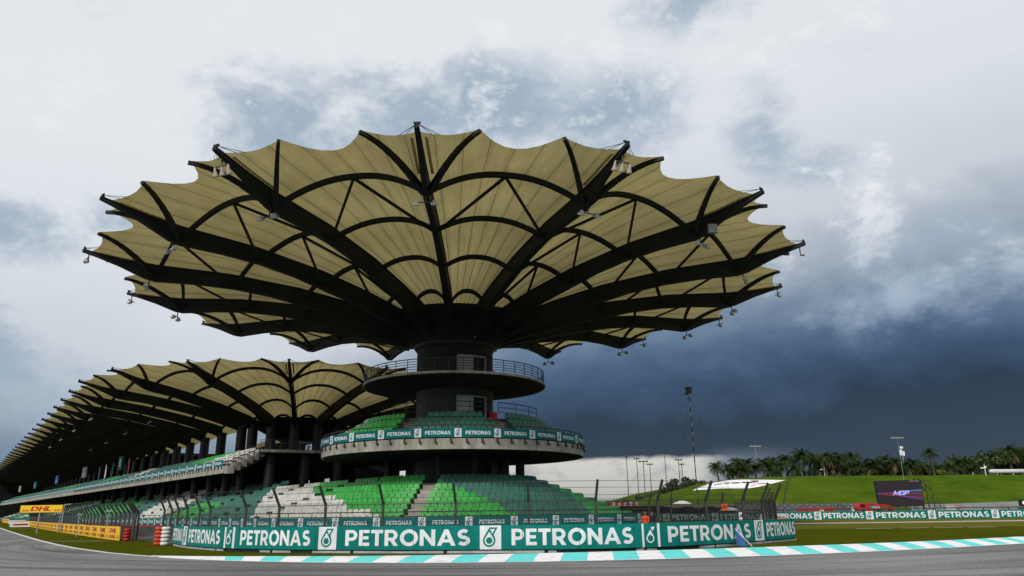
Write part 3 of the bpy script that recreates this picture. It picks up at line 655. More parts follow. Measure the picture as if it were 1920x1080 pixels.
def aisle_steps(parent, mat_, d, rows, half, name='aisle_stairs'):
    u = arc_u(d); n = np.array([-u[1], u[0]]); mb = MB()
    for i, (r, z) in enumerate(rows):
        znext = rows[i+1][1] if i+1 < len(rows) else z
        c = O+u*(r-.28); h = (znext-z)*.5+.02
        if h > .05: mb.box((c[0], c[1], z+h/2+.004), half*2, .5, h, (n[0], n[1], 0))
    mk(name, mb, mat_, parent)
aisle_steps(sdk, CONC, -108, UROW, .55); aisle_steps(sdk, CONC, -62.5, UROW, .55)
UP = Path2([ring_pt(11.78, q, 0)[:2] for q in np.linspace(-215, 35, 260)], smooth=False)
ang0 = -215; per = R(1)*11.78
s_of = lambda deg: (deg-ang0)/250*UP.len
lg = [s_of(-84.05+14.95*k) for k in range(-8, 9)]
banner('advertising_banner', 'teal lettered banner wrapped round the upper seating deck of the tower', UP, 7.0, 7.66, .5, UP.len-.5, lg, .53, TEAL_B, th=.03, texth=.42, margin=.12)
# supports under the seating deck
mb = MB(); mb.lathe([(4.9, 3.4), (4.9, 6.1)], OC, 20, a0=R(-172), a1=R(-14)); 
for x, y, w, d_ in ((-.88, 66, .85, .9), (.51, 68, .8, .9), (-11.61, 70, .85, .9), (-6.3, 62.6, .5, .5), (-3.3, 62.8, .5, .5), (-11.9, 75, 1.0, 1.0)):
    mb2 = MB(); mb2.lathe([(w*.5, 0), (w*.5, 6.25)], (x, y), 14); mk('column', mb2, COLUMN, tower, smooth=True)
mb2 = MB(); mb2.box((OC[0]-.3, OC[1]+3.8, 3.1), 7.4, 2.6, 6.2); mk('stair_core', mb2, BLACK, tower)
# ------------------------------------------------------------------ lower terrace round the bowl and along the straight
LROW = [(7.6+1.03*i, 4.45-.375*i-.80) for i in range(9)]           # (radius, tread height), top row first
def tier_profile(rows, back_r, back_z, front_r, front_z):
    pr = [(front_r, 0), (front_r, front_z), (rows[-1][0]+.45, front_z)] if front_z > rows[-1][1] else [(front_r, 0), (front_r, rows[-1][1])]
    z = pr[-1][1]
    for r, zt in reversed(rows):
        if pr[-1][1] != zt: pr += [(r+.45, pr[-1][1]), (r+.45, zt)] if abs(pr[-1][0]-(r+.45)) > 1e-6 else [(r+.45, zt)]
    pr += [(back_r, rows[0][1]), (back_r, 0)]
    out = [pr[0]]
    for q in pr[1:]:
        if abs(q[0]-out[-1][0])+abs(q[1]-out[-1][1]) > 1e-5: out.append(q)
    return out
terr = thing('lower_terrace', 'stepped concrete lower terrace curving round the tower base', 'terrace', (O[0], O[1]-12, 0))
ST_ALL = line_stations(300, 30, 15, .015)+line_stations(28, 2, 4, .015)+arc_stations(M_DEG, 36.6, 2.5)+[(O+t*a_, -m_) for t in (3, 10, 20)]
ST_ALL = [ST_ALL[k] for k in range(len(ST_ALL))]
mb = MB(); mb.sweep(ST_ALL, tier_profile(LROW, 3.7, 3.65, 17.5, .62)); mk('steps', mb, STEP, terr)
# extra top rows on the straight
ROWX = [(6.57, 4.83-.8), (5.54, 5.2-.8)]
mb = MB(); mb.sweep(line_stations(300, 26, 15, .015), [(7.02, 3.6), (7.02, ROWX[0][1]), (6.0, ROWX[0][1]), (6.0, ROWX[1][1]), (4.9, ROWX[1][1]), (4.9, 3.6)]); mk('back_steps', mb, STEP, terr)
def sweep_tube(sts, r, z, rad, mb, n=5): mb.tube([(B[0]+u[0]*r, B[1]+u[1]*r, z) for B, u in sts], rad, n)
mb = MB(); SB = [s for s in ST_ALL]
for z in (1.62, 1.32): sweep_tube(SB, 17.4, z, .035, mb)
L0 = 0
for t in np.arange(0, 300, 2.5): B, u = line_stations(t, t+.01, 1, .015)[0]; mb.tube([(*(B+u*17.4), .6), (*(B+u*17.4), 1.62)], .03, 4)
for q in np.arange(M_DEG, 36, 8): mb.tube([(*(O+arc_u(q)*17.4), .6), (*(O+arc_u(q)*17.4), 1.62)], .03, 4)
mk('front_railing', mb, STEEL2, terr)
mb = MB(); mb.sweep(line_stations(300, 0, 15, .015)+arc_stations(M_DEG, 36.6, 3), [(17.52, 0), (17.7, 0), (17.7, .36), (17.52, .36)]); mk('front_wall', mb, BLACK, terr)
mb = MB(); mb.sweep(line_stations(300, 0, 15, .015), [(17.72, .36), (17.9, .36), (17.9, .56), (17.72, .56)]); mk('red_tyre_strip', mb, RED, terr)
# main radial aisle: 1.13 m wide, right edge at -94.6 degrees; the next one square to the straight
AIS_R = -94.6
def aisle_half(r): return math.degrees(1.13/r)
AISLE = mat('aisle concrete', (.24, .23, .20), (.38, .36, .31), 2, .9)
u = arc_u(AIS_R); nA = np.array([-u[1], u[0]])
mb = MB()
for i, (r, z) in enumerate(LROW):
    c = O+u*(r-.02)-nA*.56; mb.box((c[0], c[1], z-.0), 1.1, .98, .03, (nA[0], nA[1], 0)); c = O+u*(r+.62)-nA*.56; mb.box((c[0], c[1], z-.19), 1.1, .30, .37, (nA[0], nA[1], 0))
mk('aisle_stairs', mb, AISLE, terr)
for t0 in (5.3, 17.5, 30, 42, 54, 66, 78, 90):
    mb = MB()
    for i, (r, z) in enumerate(LROW):
        q = O+t0*a_+(r+.62+.015*max(0, t0-30))*m_; mb.box((q[0], q[1], z-.19), 1.0, .30, .37, (a_[0], a_[1], 0)); q = O+t0*a_+(r-.02+.015*max(0, t0-30))*m_; mb.box((q[0], q[1], z), 1.0, .98, .03, (a_[0], a_[1], 0))
    mk('aisle_stairs', mb, AISLE, terr)
# teal banner along the front rail of the terrace
arc_pts = [(O+t*a_+.015*max(0, t-30)*m_+17.62*m_) for t in (300, 200, 120, 80, 50, 30, 20, 10, 5)]+[O+17.62*arc_u(q) for q in np.linspace(M_DEG, 36, 120)]
LP = Path2(arc_pts, smooth=False)
s0_ = LP.find(*(O+17.62*arc_u(-91.9))); period = R(10.0)*17.62
lg = sorted([s0_+period*k for k in range(-32, 15)])
lg = [q for q in lg if LP.len-310 < q < LP.len-.6]
banner('advertising_banner', 'teal lettered banner on the front rail of the lower terrace, behind the fence', LP, .60, 1.28, 3, LP.len-.3, lg, .48, TEAL_B, th=.03, texth=.38, margin=.17)

# ------------------------------------------------------------------ seats
def seat_parts():
    """one moulded seat: +y is forward, origin on the tread"""
    mb = MB()
    w = .225
    def back(y0, y1, m=0): pass
    out = [(-w, .40), (-w*1.02, .62), (-w*.93, .76), (-w*.62, .825), (0, .845), (w*.62, .825), (w*.93, .76), (w*1.02, .62), (w, .40)]
    def bk(z): return -.17-.10*(z-.4)/.44
    curve = lambda x: .045*(x/w)**2
    mb.loops([[(x, bk(z)+curve(x)+.02, z) for x, z in out], [(x, bk(z)+curve(x)-.03, z) for x, z in out]])
    pan = [(-w, -.17), (w, -.17), (w*1.02, .12), (w*.8, .21), (-w*.8, .21), (-w*1.02, .12)]
    mb.loops([[(x, y, .37+.02*(y > .1)) for x, y in pan], [(x, y, .43-.015*(y > .2)) for x, y in pan]])
    mb.loops([[(-.12, -.14, 0), (.12, -.14, 0), (.12, .05, 0), (-.12, .05, 0)], [(-.12, -.14, .37), (.12, -.14, .37), (.12, .05, .37), (-.12, .05, .37)]])
    return mb
SEAT_V = np.array(seat_parts().v); SEAT_F = seat_parts().f
def far_seat():
    mb = MB(); w = .225
    mb.loops([[(-w, -.14, .40), (w, -.14, .40), (w*.9, -.22, .80), (-w*.9, -.22, .80)], [(-w, -.19, .40), (w, -.19, .40), (w*.9, -.27, .80), (-w*.9, -.27, .80)]])
    mb.loops([[(-w, -.17, .30), (w, -.17, .30), (w, .2, .30), (-w, .2, .30)], [(-w, -.17, .43), (w, -.17, .43), (w, .2, .41), (-w, .2, .41)]])
    return mb
FAR_V = np.array(far_seat().v); FAR_F = far_seat().f
# collect every seat: (x, y, z, ux, uy, colour, section, row)
seats = []
GD = [-94.6, -91.5, -86.2, -82.0, -77.8, -74.5, -72.0, -70.0, -68.0]      # right block: bright up to this bearing
DG = [99, 99, -25.6, -29.6, -30.7, -34.3, -36.8, -42.4, -46]              # and bright again beyond this one
WG = [12.9, 11.7, 8.9, 4.7, None, None, None, None, None]; WGa = [None]*4+[-138.7, -128.2, -121.3, -108.3, -104]
WD = [24.6, 23.7, 21.9, 19.8, 17.3, 14.8, 12.2, 9.3, 7]
for i, (r, z) in enumerate(LROW):
    step = math.degrees(.505/r)
    q = AIS_R+step*.6
    while q < 34:
        c = 1 if q < GD[i] or q > DG[i] else 0
        seats.append((*(O+r*arc_u(q)), z, *arc_u(q), c, 'right', i)); q += step
    q = AIS_R-math.degrees(1.13/r)-step*.6
    while q > M_DEG:
        c = 2 if (WGa[i] is not None and q < WGa[i]) else 1
        seats.append((*(O+r*arc_u(q)), z, *arc_u(q), c, 'left', i)); q -= step
def straight_colour(i, t):
    if t < WD[i]:
        if WG[i] is None: return 2
        return 1 if t < WG[i] else 2
    if i >= 4 and 25+1.0*(8-i) < t < 37+(8-i)*.8: return 1
    a = 49+(0 if i > 4 else 0); b0 = 72-2.1*i; b1 = 60-1.5*i
    if b1-8 < t < b0: return 2
    if 71+2*(8-i)*.9 < t < 112+2*(8-i): return 1
    k = (t-135-3*i) % 60
    if t > 130: return 2 if k < 14 else 1 if k < 34 else 0
    return 0
for i, (r, z) in enumerate(LROW+ROWX):
    for t in np.arange(.3, 296, .505 if r > 6.8 else .505):
        if i >= 9 and t < 27: continue
        if any(abs(t-x) < .72 for x in (5.3, 17.5, 30, 42, 54, 66, 78, 90, 103, 116, 130, 145, 160, 176, 194, 212)): continue
        if t > 110 and rng.random() < .02: continue
        ii = i if i < 9 else -(i-8)
        q = O+t*a_+(r+.015*max(0, t-30))*m_
        seats.append((q[0], q[1], z, m_[0], m_[1], straight_colour(max(0, ii), t), 'straight', i))
for i, (r, z) in enumerate(UROW):
    step = math.degrees(.515/r); q = -215
    while q < 15:
        d1 = abs(q+108)*R(1)*r; d2 = abs(q+62.5)*R(1)*r
        if d1 > .82 and d2 > .82: seats.append((*(O+r*arc_u(q)), z, *arc_u(q), 1 if -150 < q < -108 else 2 if q < -150 else 0, 'upper', i))
        q += step
S_ = np.array([(s[0], s[1], s[2]) for s in seats]); U_ = np.array([(s[3], s[4]) for s in seats]); C_ = np.array([s[5] for s in seats])
SEC = [s[6] for s in seats]; ROWN = [s[7] for s in seats]
dist = np.linalg.norm(S_-np.array([0, 0, 1.6]), axis=1)
facing = (U_[:, 0]*-S_[:, 0]+U_[:, 1]*-S_[:, 1])/dist
rank = np.argsort(dist+np.where(facing < .25, 60, 0)+np.array([3 if x == 'upper' else 0 for x in SEC]))
near = rank[:300]; rest = rank[300:]
colname = ['dark green', 'bright green', 'off white']
rowname = ['top row', 'second row from the top', 'third row from the top', 'fourth row from the top', 'fifth row from the top', 'fourth row from the front', 'third row from the front', 'second row from the front', 'front row']
secname = {'right': 'right of its aisle', 'left': 'left of its aisle', 'straight': 'straight part'}
SEATME = []
for k, m in enumerate(SEATM):
    me = bpy.data.meshes.new('seat'); me.from_pydata(SEAT_V.tolist(), [], SEAT_F); me.materials.append(m); SEATME.append(me)
for j in near:
    o = bpy.data.objects.new('stadium_seat', SEATME[C_[j]]); COL.objects.link(o); o.location = S_[j]
    o.rotation_euler = (0, 0, math.atan2(U_[j, 1], U_[j, 0])-math.pi/2+rng.normal(0, .02))
    if SEC[j] == 'upper': lb = f"{colname[C_[j]]} plastic seat in the {['front', 'second', 'third', 'back'][ROWN[j]]} row of the tower upper deck"
    else: lb = f"{colname[C_[j]]} plastic terrace seat, {rowname[ROWN[j]] if ROWN[j] < 9 else 'top row'}, {secname[SEC[j]]}"
    tag(o, lb, 'seat', lb.replace(' seat', ' seats'))
def bulk(name, idx, V, F, label):
    mb_v = []; nv = len(V); fl = []; ml = []
    ang = np.arctan2(U_[idx, 1], U_[idx, 0])-math.pi/2
    ca, sa = np.cos(ang), np.sin(ang)
    X = V[None, :, 0]*ca[:, None]-V[None, :, 1]*sa[:, None]+S_[idx, 0:1]; Y = V[None, :, 0]*sa[:, None]+V[None, :, 1]*ca[:, None]+S_[idx, 1:2]; Z = V[None, :, 2]+S_[idx, 2:3]
    P = np.stack([X, Y, Z], 2).reshape(-1, 3)
    for k in range(len(idx)):
        fl += [tuple(v+k*nv for v in f) for f in F]; ml += [int(C_[idx[k]])]*len(F)
    mb = MB(); mb.v = P; mb.f = fl; mb.m = ml
    o = mk(name, mb, SEATM); o['kind'] = 'stuff'; tag(o, label, 'seats'); return o
# ------------------------------------------------------------------ main grandstand along the straight
C2 = np.array([-34.9, 119.8]); DZ2 = 0; set_profile(2)
def rotu(k): th = -.0133+k*math.pi/8; return math.cos(th)*m_-math.sin(th)*a_
mainst = thing('main_grandstand', 'long two tier grandstand under scalloped tan roof bays running to the left', 'grandstand', (C2[0], C2[1], 0))
NF = 30
frames = [(C2+(.66+10.2*k)*a_, m_) for k in range(NF, 0, -1)]+[(C2, rotu(k)) for k in range(0, 9)]+[(C2+(.66+10.2*k)*a_, -m_) for k in range(1, 6)]
build_canopy(mainst, frames[::-1], DZ2, False, set(range(0, 30)), {i: 0 for i in range(60)}, r_in=8.0)
def sta(t0, t1, step, fan): return [(O+t*a_+fan*max(0, t-30)*m_, m_) for t in np.linspace(t0, t1, max(2, int(abs(t1-t0)/step)+1))]
# upper tier: its near end is cut on the skew
UT = [(11.0-.95*i, 7.15+.40*i) for i in range(4)]
SKEW = .25
def t_end(p): return 30+(11.8-p)*SKEW
END = (O+t_end(0)*a_, m_-SKEW*a_)
pr = [(11.55, 6.1), (11.75, 6.1), (11.75, 6.85), (11.45, 6.85)]
for r, z in UT: pr += [(r+.5, pr[-1][1]), (r+.5, z)]
pr += [(7.2, UT[-1][1]), (7.2, 7.7), (9.5, 6.6)]
mb = MB(); mb.sweep(sta(300, 34, 10, .03)+[END], pr); ut = mk('upper_tier', mb, STEP, mainst)
mb = MB(); mb.sweep(sta(300, 29.9, 10, .03), [(11.76, 6.08), (11.86, 6.08), (11.86, 6.87), (11.76, 6.87)]); mk('fascia', mb, CONC, ut)
for t in np.arange(30.5, 130, 1.25):
    q = O+t*a_+(11.92+.03*max(0, t-30))*m_; mb = MB(); mb.box((q[0], q[1], 6.72), .1, .1, .36, (a_[0], a_[1], 0)); mk('bracket', mb, STEEL2, ut)
mb = MB(); sweep_tube(sta(300, 30, 10, .03), 11.7, 7.72, .03, mb)
for t in np.arange(30, 200, 2.5): q = O+t*a_+(11.7+.03*max(0, t-30))*m_; mb.tube([(*q, 6.8), (*q, 7.72)], .025, 4)
mk('front_railing', mb, STEEL2, ut)
UTP = Path2([(O+t*a_+(11.9+.03*max(0, t-30))*m_) for t in np.linspace(300, 30.3, 60)], smooth=False)
lg = [UTP.len-.1-3.35-3.6*k for k in range(0, 72)]
lg = sorted(lg+[UTP.len+.2])
banner('advertising_banner', 'teal lettered banner along the upper tier edge of the long grandstand', UTP, 6.88, 7.58, .5, UTP.len-.05, lg, .55, TEAL_B, th=.03, texth=.40, margin=.14)
# upper tier seats
first = len(seats)
for i, (r, z) in enumerate(UT):
    for t in np.arange(30.6, 296, .505):
        if t < t_end(r)+.4 or any(abs(t-x) < .75 for x in (60, 75, 90, 105, 120, 140, 160, 180)): continue
        q = O+t*a_+(r+.03*max(0, t-30))*m_
        c = 2 if t < 41-.8*i else 1 if t < 50 else 0 if t < 78 else 2 if t < 84 else 1 if (t % 50) < 12 else 0  # extra dark green seats stand in for the shade under the roof
        seats.append((q[0], q[1], z, m_[0], m_[1], c, 'mainupper', i))
S_ = np.array([(s[0], s[1], s[2]) for s in seats]); U_ = np.array([(s[3], s[4]) for s in seats]); C_ = np.array([s[5] for s in seats])
allrest = np.concatenate([rest, np.arange(first, len(seats))]); d2 = np.linalg.norm(S_[allrest]-np.array([0, 0, 1.6]), axis=1)
bulk('stadium_seats', allrest[d2 < 105], SEAT_V, SEAT_F, 'rows of green and white plastic seats filling the rest of the terraces')
bulk('stadium_seats', allrest[d2 >= 105], FAR_V, FAR_F, 'far rows of green and white seats along the long grandstand')
# side stair of the upper tier with its rails
su = (m_-SKEW*a_); su = su/np.linalg.norm(su)*-1
mb = MB()
for k in range(6):
    p = 11.4-.72*k; z = 6.85+.40*k; q = O+(t_end(p)-.7)*a_+p*m_; mb.box((q[0], q[1], z-.42), 1.3, .76, .85, (a_[0], a_[1], 0))
mk('side_stairs', mb, CONC, mainst)
mb = MB(); A0 = O+(t_end(11.9)-1.7)*a_+11.9*m_; A1 = O+(t_end(7)-1.7)*a_+7*m_
for dz_ in (.35, .62, .9): mb.tube([(*A0, 6.95+dz_), (*A1, 9.1+dz_)], .03, 4)
for k in range(9): q = A0+(A1-A0)*k/8; mb.tube([(*q, 6.5+.27*k), (*q, 7.85+.27*k)], .03, 4)
mk('stair_railing', mb, STEEL2, mainst)
# columns under every rib, on the inner ring of the near end and along the straight
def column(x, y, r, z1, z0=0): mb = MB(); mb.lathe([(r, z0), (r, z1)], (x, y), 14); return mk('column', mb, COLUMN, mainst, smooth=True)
for k in range(0, 8): q = C2+8.8*rotu(k); column(q[0], q[1], .75, 14.6)
for k in range(1, 30):
    q = C2+(.66+10.2*k)*a_+8.8*m_; column(q[0], q[1], .75, 14.6)
for k in range(1, 6): q = C2+(.66+10.2*k)*a_-8.8*m_; column(q[0], q[1], .75, 14.6)
for t in (34, 40, 47, 55, 64, 74, 84, 95, 107, 120, 134): q = O+t*a_+8.6*m_; column(q[0], q[1], .5, 7.6)
mb = MB()
for k in range(-3, 12):
    for f in (0, 3.2, 6.4):
        A0 = C2+(10.2*k+f)*a_-9.5*m_; A1 = C2+(10.2*k+f+4.5)*a_-13*m_; mb.bar((*A0, 9.0), (*A1, 14.6), .45, .25)
mk('raking_strut', mb, GREY, mainst)
# blackened walls carrying the concourse shade behind the lower terrace, platform above it
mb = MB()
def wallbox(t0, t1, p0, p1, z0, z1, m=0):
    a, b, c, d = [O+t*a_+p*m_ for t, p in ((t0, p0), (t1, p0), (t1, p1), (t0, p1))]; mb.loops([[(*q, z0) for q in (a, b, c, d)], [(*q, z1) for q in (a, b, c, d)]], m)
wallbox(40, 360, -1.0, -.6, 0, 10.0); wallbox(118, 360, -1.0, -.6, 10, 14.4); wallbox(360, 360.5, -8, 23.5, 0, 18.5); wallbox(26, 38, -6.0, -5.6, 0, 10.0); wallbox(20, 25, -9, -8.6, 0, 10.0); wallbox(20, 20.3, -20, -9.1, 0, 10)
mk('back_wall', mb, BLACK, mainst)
mb = MB(); wallbox(122, 365, -14, .6, 14.45, 15.0); mk('ceiling_deck', mb, BLACK, mainst)  # added black slab keeping the roof interior dark
mb = MB(); mb.lathe([(2.5, 12.5), (6.5, 14.6), (8.4, 15.6), (2.5, 15.4)], (C2[0], C2[1]), 40); mk('hub', mb, STEEL, mainst)
PE0, PE1 = O+28.6*a_+8.3*m_, O+27*a_-1.5*m_
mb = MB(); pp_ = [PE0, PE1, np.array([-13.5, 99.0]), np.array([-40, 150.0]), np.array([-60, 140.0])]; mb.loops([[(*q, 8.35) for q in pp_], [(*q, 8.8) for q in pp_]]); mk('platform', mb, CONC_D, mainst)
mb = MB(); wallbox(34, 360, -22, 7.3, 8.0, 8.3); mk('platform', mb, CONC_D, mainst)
mb = MB()
for A0, A1 in ((PE0, PE1), (PE1, np.array([-13.6, 99.0]))):
    for z in (9.15, 9.5, 9.85): mb.tube([(*A0, z), (*A1, z)], .03, 4)
    for k in np.linspace(0, 1, 10): q = A0+(A1-A0)*k; mb.tube([(*q, 8.75), (*q, 9.85)], .03, 4)
mk('platform_railing', mb, STEEL2, mainst)
mb = MB(); d_ = (PE1-PE0)/np.linalg.norm(PE1-PE0); nn_ = np.array([d_[1], -d_[0]]); mb.loops([[(*(PE0+nn_*.05), 8.45), (*(PE1+nn_*.05), 8.45), (*(PE1+nn_*.12), 8.45), (*(PE0+nn_*.12), 8.45)], [(*(PE0+nn_*.05), 8.75), (*(PE1+nn_*.05), 8.75), (*(PE1+nn_*.12), 8.75), (*(PE0+nn_*.12), 8.75)]]); mk('platform_edge', mb, CONC, mainst)
for q in (PE0+d_*1.5-nn_*2, PE0+d_*5.5-nn_*2, PE0+d_*9.5-nn_*2): column(q[0], q[1], .6, 8.4)
# open stair hanging below the platform end, going down towards the tower
st = thing('concrete_stair', 'open concrete staircase with railings descending beside the tower', 'stairs', (-14.7, 84, 3.6))
mb = MB()
for k in range(9):
    f = k/8; mb.box((-16.9+3.6*f, 84, 7.55-2.0*f-.3), .5, 1.6, .55)
mb.box((-13.0, 84, 5.1), .9, 1.8, .3); mk('flight', mb, CONC_D, st)
mb = MB()
for k in range(5): z = .15+.24*k; mb.tube([(-17.1, 83.1, 7.75+z), (-13.2, 83.1, 5.65+z), (-12.7, 83.1, 5.5+z)], .025, 4)
for k in range(6): mb.tube([(-17.0+.85*k, 83.1, 7.6-.46*k), (-17.0+.85*k, 83.1, 8.85-.46*k)], .03, 4)
mk('railing', mb, STEEL2, st)
mb = MB(); mb.box((-15.9, 84.3, 4.6), 3.6, 1.2, 3.6); mb.box((-13.0, 84.3, 4.2), .6, .6, 1.5); mk('stair_support', mb, BLACK, st)
# sign boxes hung behind the upper tier
def hung(t, w, h, z, mat_, label, cat='sign', p=7.9, em=True):
    q = O+t*a_+(p+.03*(t-30))*m_; o = thing('hanging_sign', label, cat, (q[0], q[1], z), 'sign boxes hung behind the upper tier')
    mb = MB(); mb.box((q[0], q[1], z+h/2), w, .35, h, (a_[0], a_[1], 0)); mk('panel', mb, mat_, o)
    mb = MB()
    F = lambda u, v: (*(q+m_*.18-a_*u), z+v)
    if em: mb.poly([F(x*.22*h, .62*h+y*.22*h) for x, y in arc(0, 0, 1, 1, 0, 340, 12)]); mk('mark', mb, VINYL_W, o)
    mb = MB(); mb.quad(F(-.3*w, .28*h), F(.3*w, .28*h), F(.3*w, .38*h), F(-.3*w, .38*h)); mk('caption', mb, VINYL_W, o)
    return o
BLUEV = mat('blue vinyl', (.01, .09, .30), (.015, .12, .36), .5, .5)
hung(107, 3.6, 2.6, 10.2, TEAL_B, 'large teal sign box hung between the dark columns, nearest of the row')
hung(147, 5.4, 2.4, 10.4, LGREY, 'pale grey sign box hung behind the upper tier, right of the blue ones', em=False)
hung(190, 5.6, 2.2, 10.5, BLUEV, 'bright blue sign box hung behind the upper tier, largest of the blue ones', em=False)
hung(238, 6.0, 2.2, 10.6, TEAL_B, 'teal sign box hung behind the upper tier between a blue and a grey one')
hung(283, 6.5, 2.2, 10.7, LGREY, 'small far pale grey sign box hung behind the upper tier')
for t, mm, lb in ((116, VINYL_T, 'narrow teal flag hanging beside the large teal sign box'), (123, WHITE, 'narrow white flag hanging behind the upper tier'), (130, BLUEV, 'narrow blue flag hanging behind the upper tier'), (101, REDW, 'narrow red flag hanging right of the large teal sign box')):
    q = O+t*a_+(7.6+.03*(t-30))*m_; mb = MB(); mb.loops([[(*(q+a_*x+m_*y), z) for x, y, z in ((-.5, 0, 10.2), (-.1, .12, 8.45), (.5, 0, 10.25), (.5, .03, 12.1), (-.5, .03, 12.1))], [(*(q+a_*x+m_*y), z) for x, y, z in ((-.5, -.04, 10.2), (-.1, .08, 8.45), (.5, -.04, 10.25), (.5, -.01, 12.1), (-.5, -.01, 12.1))]]); tag(mk('flag', mb, mm, loc=(q[0], q[1], 10.2)), lb, 'flag')
# ------------------------------------------------------------------ floodlights and horns on the umbrella
set_profile(1)
def flood(x, y, z, u, label, n=2):
    o = thing('floodlight', label, 'floodlight', (x, y, z), 'floodlights hung under the umbrella ribs')
    t = np.array([-u[1], u[0]]); br = MB(); br.bar((x, y, z+.05), (x, y, z-.45), .07); br.bar((x-t[0]*.6, y-t[1]*.6, z-.45), (x+t[0]*.6, y+t[1]*.6, z-.45), .06); mk('bracket', br, STEEL2, o)
    for s in ((-1, 1) if n == 2 else (0,)):
        c = Vector((x+t[0]*.55*s+u[0]*.15, y+t[1]*.55*s+u[1]*.15, z-.62)); nrm = Vector((u[0]*.35, u[1]*.35, 1)); h = MB(); h.box(c, .44, .34, .13, (t[0], t[1], 0), nrm); h.box(c+Vector((0, 0, .14)), .2, .16, .2, (t[0], t[1], 0), nrm); hs = mk('housing', h, GREY, o)
        g = MB(); g.box(c-nrm.normalized()*.075, .38, .28, .03, (t[0], t[1], 0), nrm); mk('glass', g, GLASSY, hs)
def rp(k, r): q = O+r*UF[k % 16][1]; return q
WHERE = {0: 'nearest rib, pointing at the camera', 1: 'first rib right of the nearest one', -1: 'first rib left of the nearest one', 2: 'second rib right of the nearest one', -2: 'second rib left of the nearest one', -3: 'rib reaching farthest left', 3: 'rib reaching farthest right', 4: 'rib just behind the one reaching farthest right', -4: 'rib just behind the one reaching farthest left', 5: 'third rib from the back on the right', 6: 'second rib from the back on the right', 7: 'rearmost rib on the right'}
for k in (0, 1, -1, 2, -2, -3, 3, 4, -4, 5, 6, 7):
    q = rp(k, 26.6); flood(q[0], q[1], und(26.6)-.02, UF[k % 16][1], f'double floodlight under the knee of the umbrella {WHERE[k]}')
for k in (3, 4, 5, 6, -3, -4):
    q = rp(k, 31.2); flood(q[0], q[1], 21.85, UF[k % 16][1], f'small floodlight at umbrella tip, {WHERE[k]}', 1)
HORN = mat('off white loudspeaker horn', (.3, .28, .23), None, rough=.5)
for k in (1, -1):
    q = rp(k, 31.0); u = UF[k % 16][1]; o = thing('horn_loudspeaker', f'pale horn loudspeakers at umbrella tip, {WHERE[k]}', 'loudspeaker', (q[0], q[1], 21.8))
    t = np.array([-u[1], u[0]]); mb = MB(); mb.bar((q[0], q[1], 21.95), (q[0], q[1], 21.2), .08); mb.bar((*(q-t*.55), 21.3), (*(q+t*.55), 21.3), .07); mk('bracket', mb, STEEL2, o)
    for s in (-1, 0, 1):
        c = q+t*.5*s; mb = MB(); mb.tube([(c[0], c[1], 21.32), (c[0]-u[0]*.05, c[1]-u[1]*.05, 21.1), (c[0]-u[0]*.15, c[1]-u[1]*.15, 20.82), (c[0]-u[0]*.2, c[1]-u[1]*.2, 20.74)], [.05, .08, .17, .21], 10); mk('horn', mb, HORN, o, smooth=True)
for k, r in ((2, 26.0), (-1, 22)):
    q = rp(k, r); 
mb = MB(); q = rp(2, 27.4); mb.box((q[0]+.1, q[1]-.5, 20.45), .62, .3, .62, (1, 0, 0)); tag(mk('junction_box', mb, LGREY, loc=(q[0], q[1]-.5, 20.5)), 'pale square box fixed by the knee of the second rib right of the nearest one', 'box')
mb = MB(); q = ring_pt(4.1, -62, 16.9); mb.box(q, .42, .25, .6, (1, 0, 0)); tag(mk('wall_lamp', mb, LGREY, loc=q), 'small pale lamp box at the top of the tower shaft', 'lamp')
# lamps under the main canopy
set_profile(2)
for k, r in ((2, 27), (4, 27), (6, 27), (8, 27), (1, 20), (3, 20), (5, 20), (7, 20)):
    B = C2+(.66+10.2*k)*a_; q = B+r*m_; o = thing('floodlight', f'grey lamp under the long grandstand roof, {["","first","second","third","fourth","fifth","sixth","seventh","eighth"][k]} straight rib from the near end', 'floodlight', (q[0], q[1], und(r)+DZ2), 'lamps under the long roof')
    mb = MB(); mb.bar((*q, und(r)+DZ2), (*q, und(r)+DZ2-.9), .07); mk('bracket', mb, STEEL2, o); mb = MB(); mb.box((*q, und(r)+DZ2-1.0), .9, .5, .2, (a_[0], a_[1], 0), (m_[0]*.5, m_[1]*.5, 1)); mk('housing', mb, GREY, o)

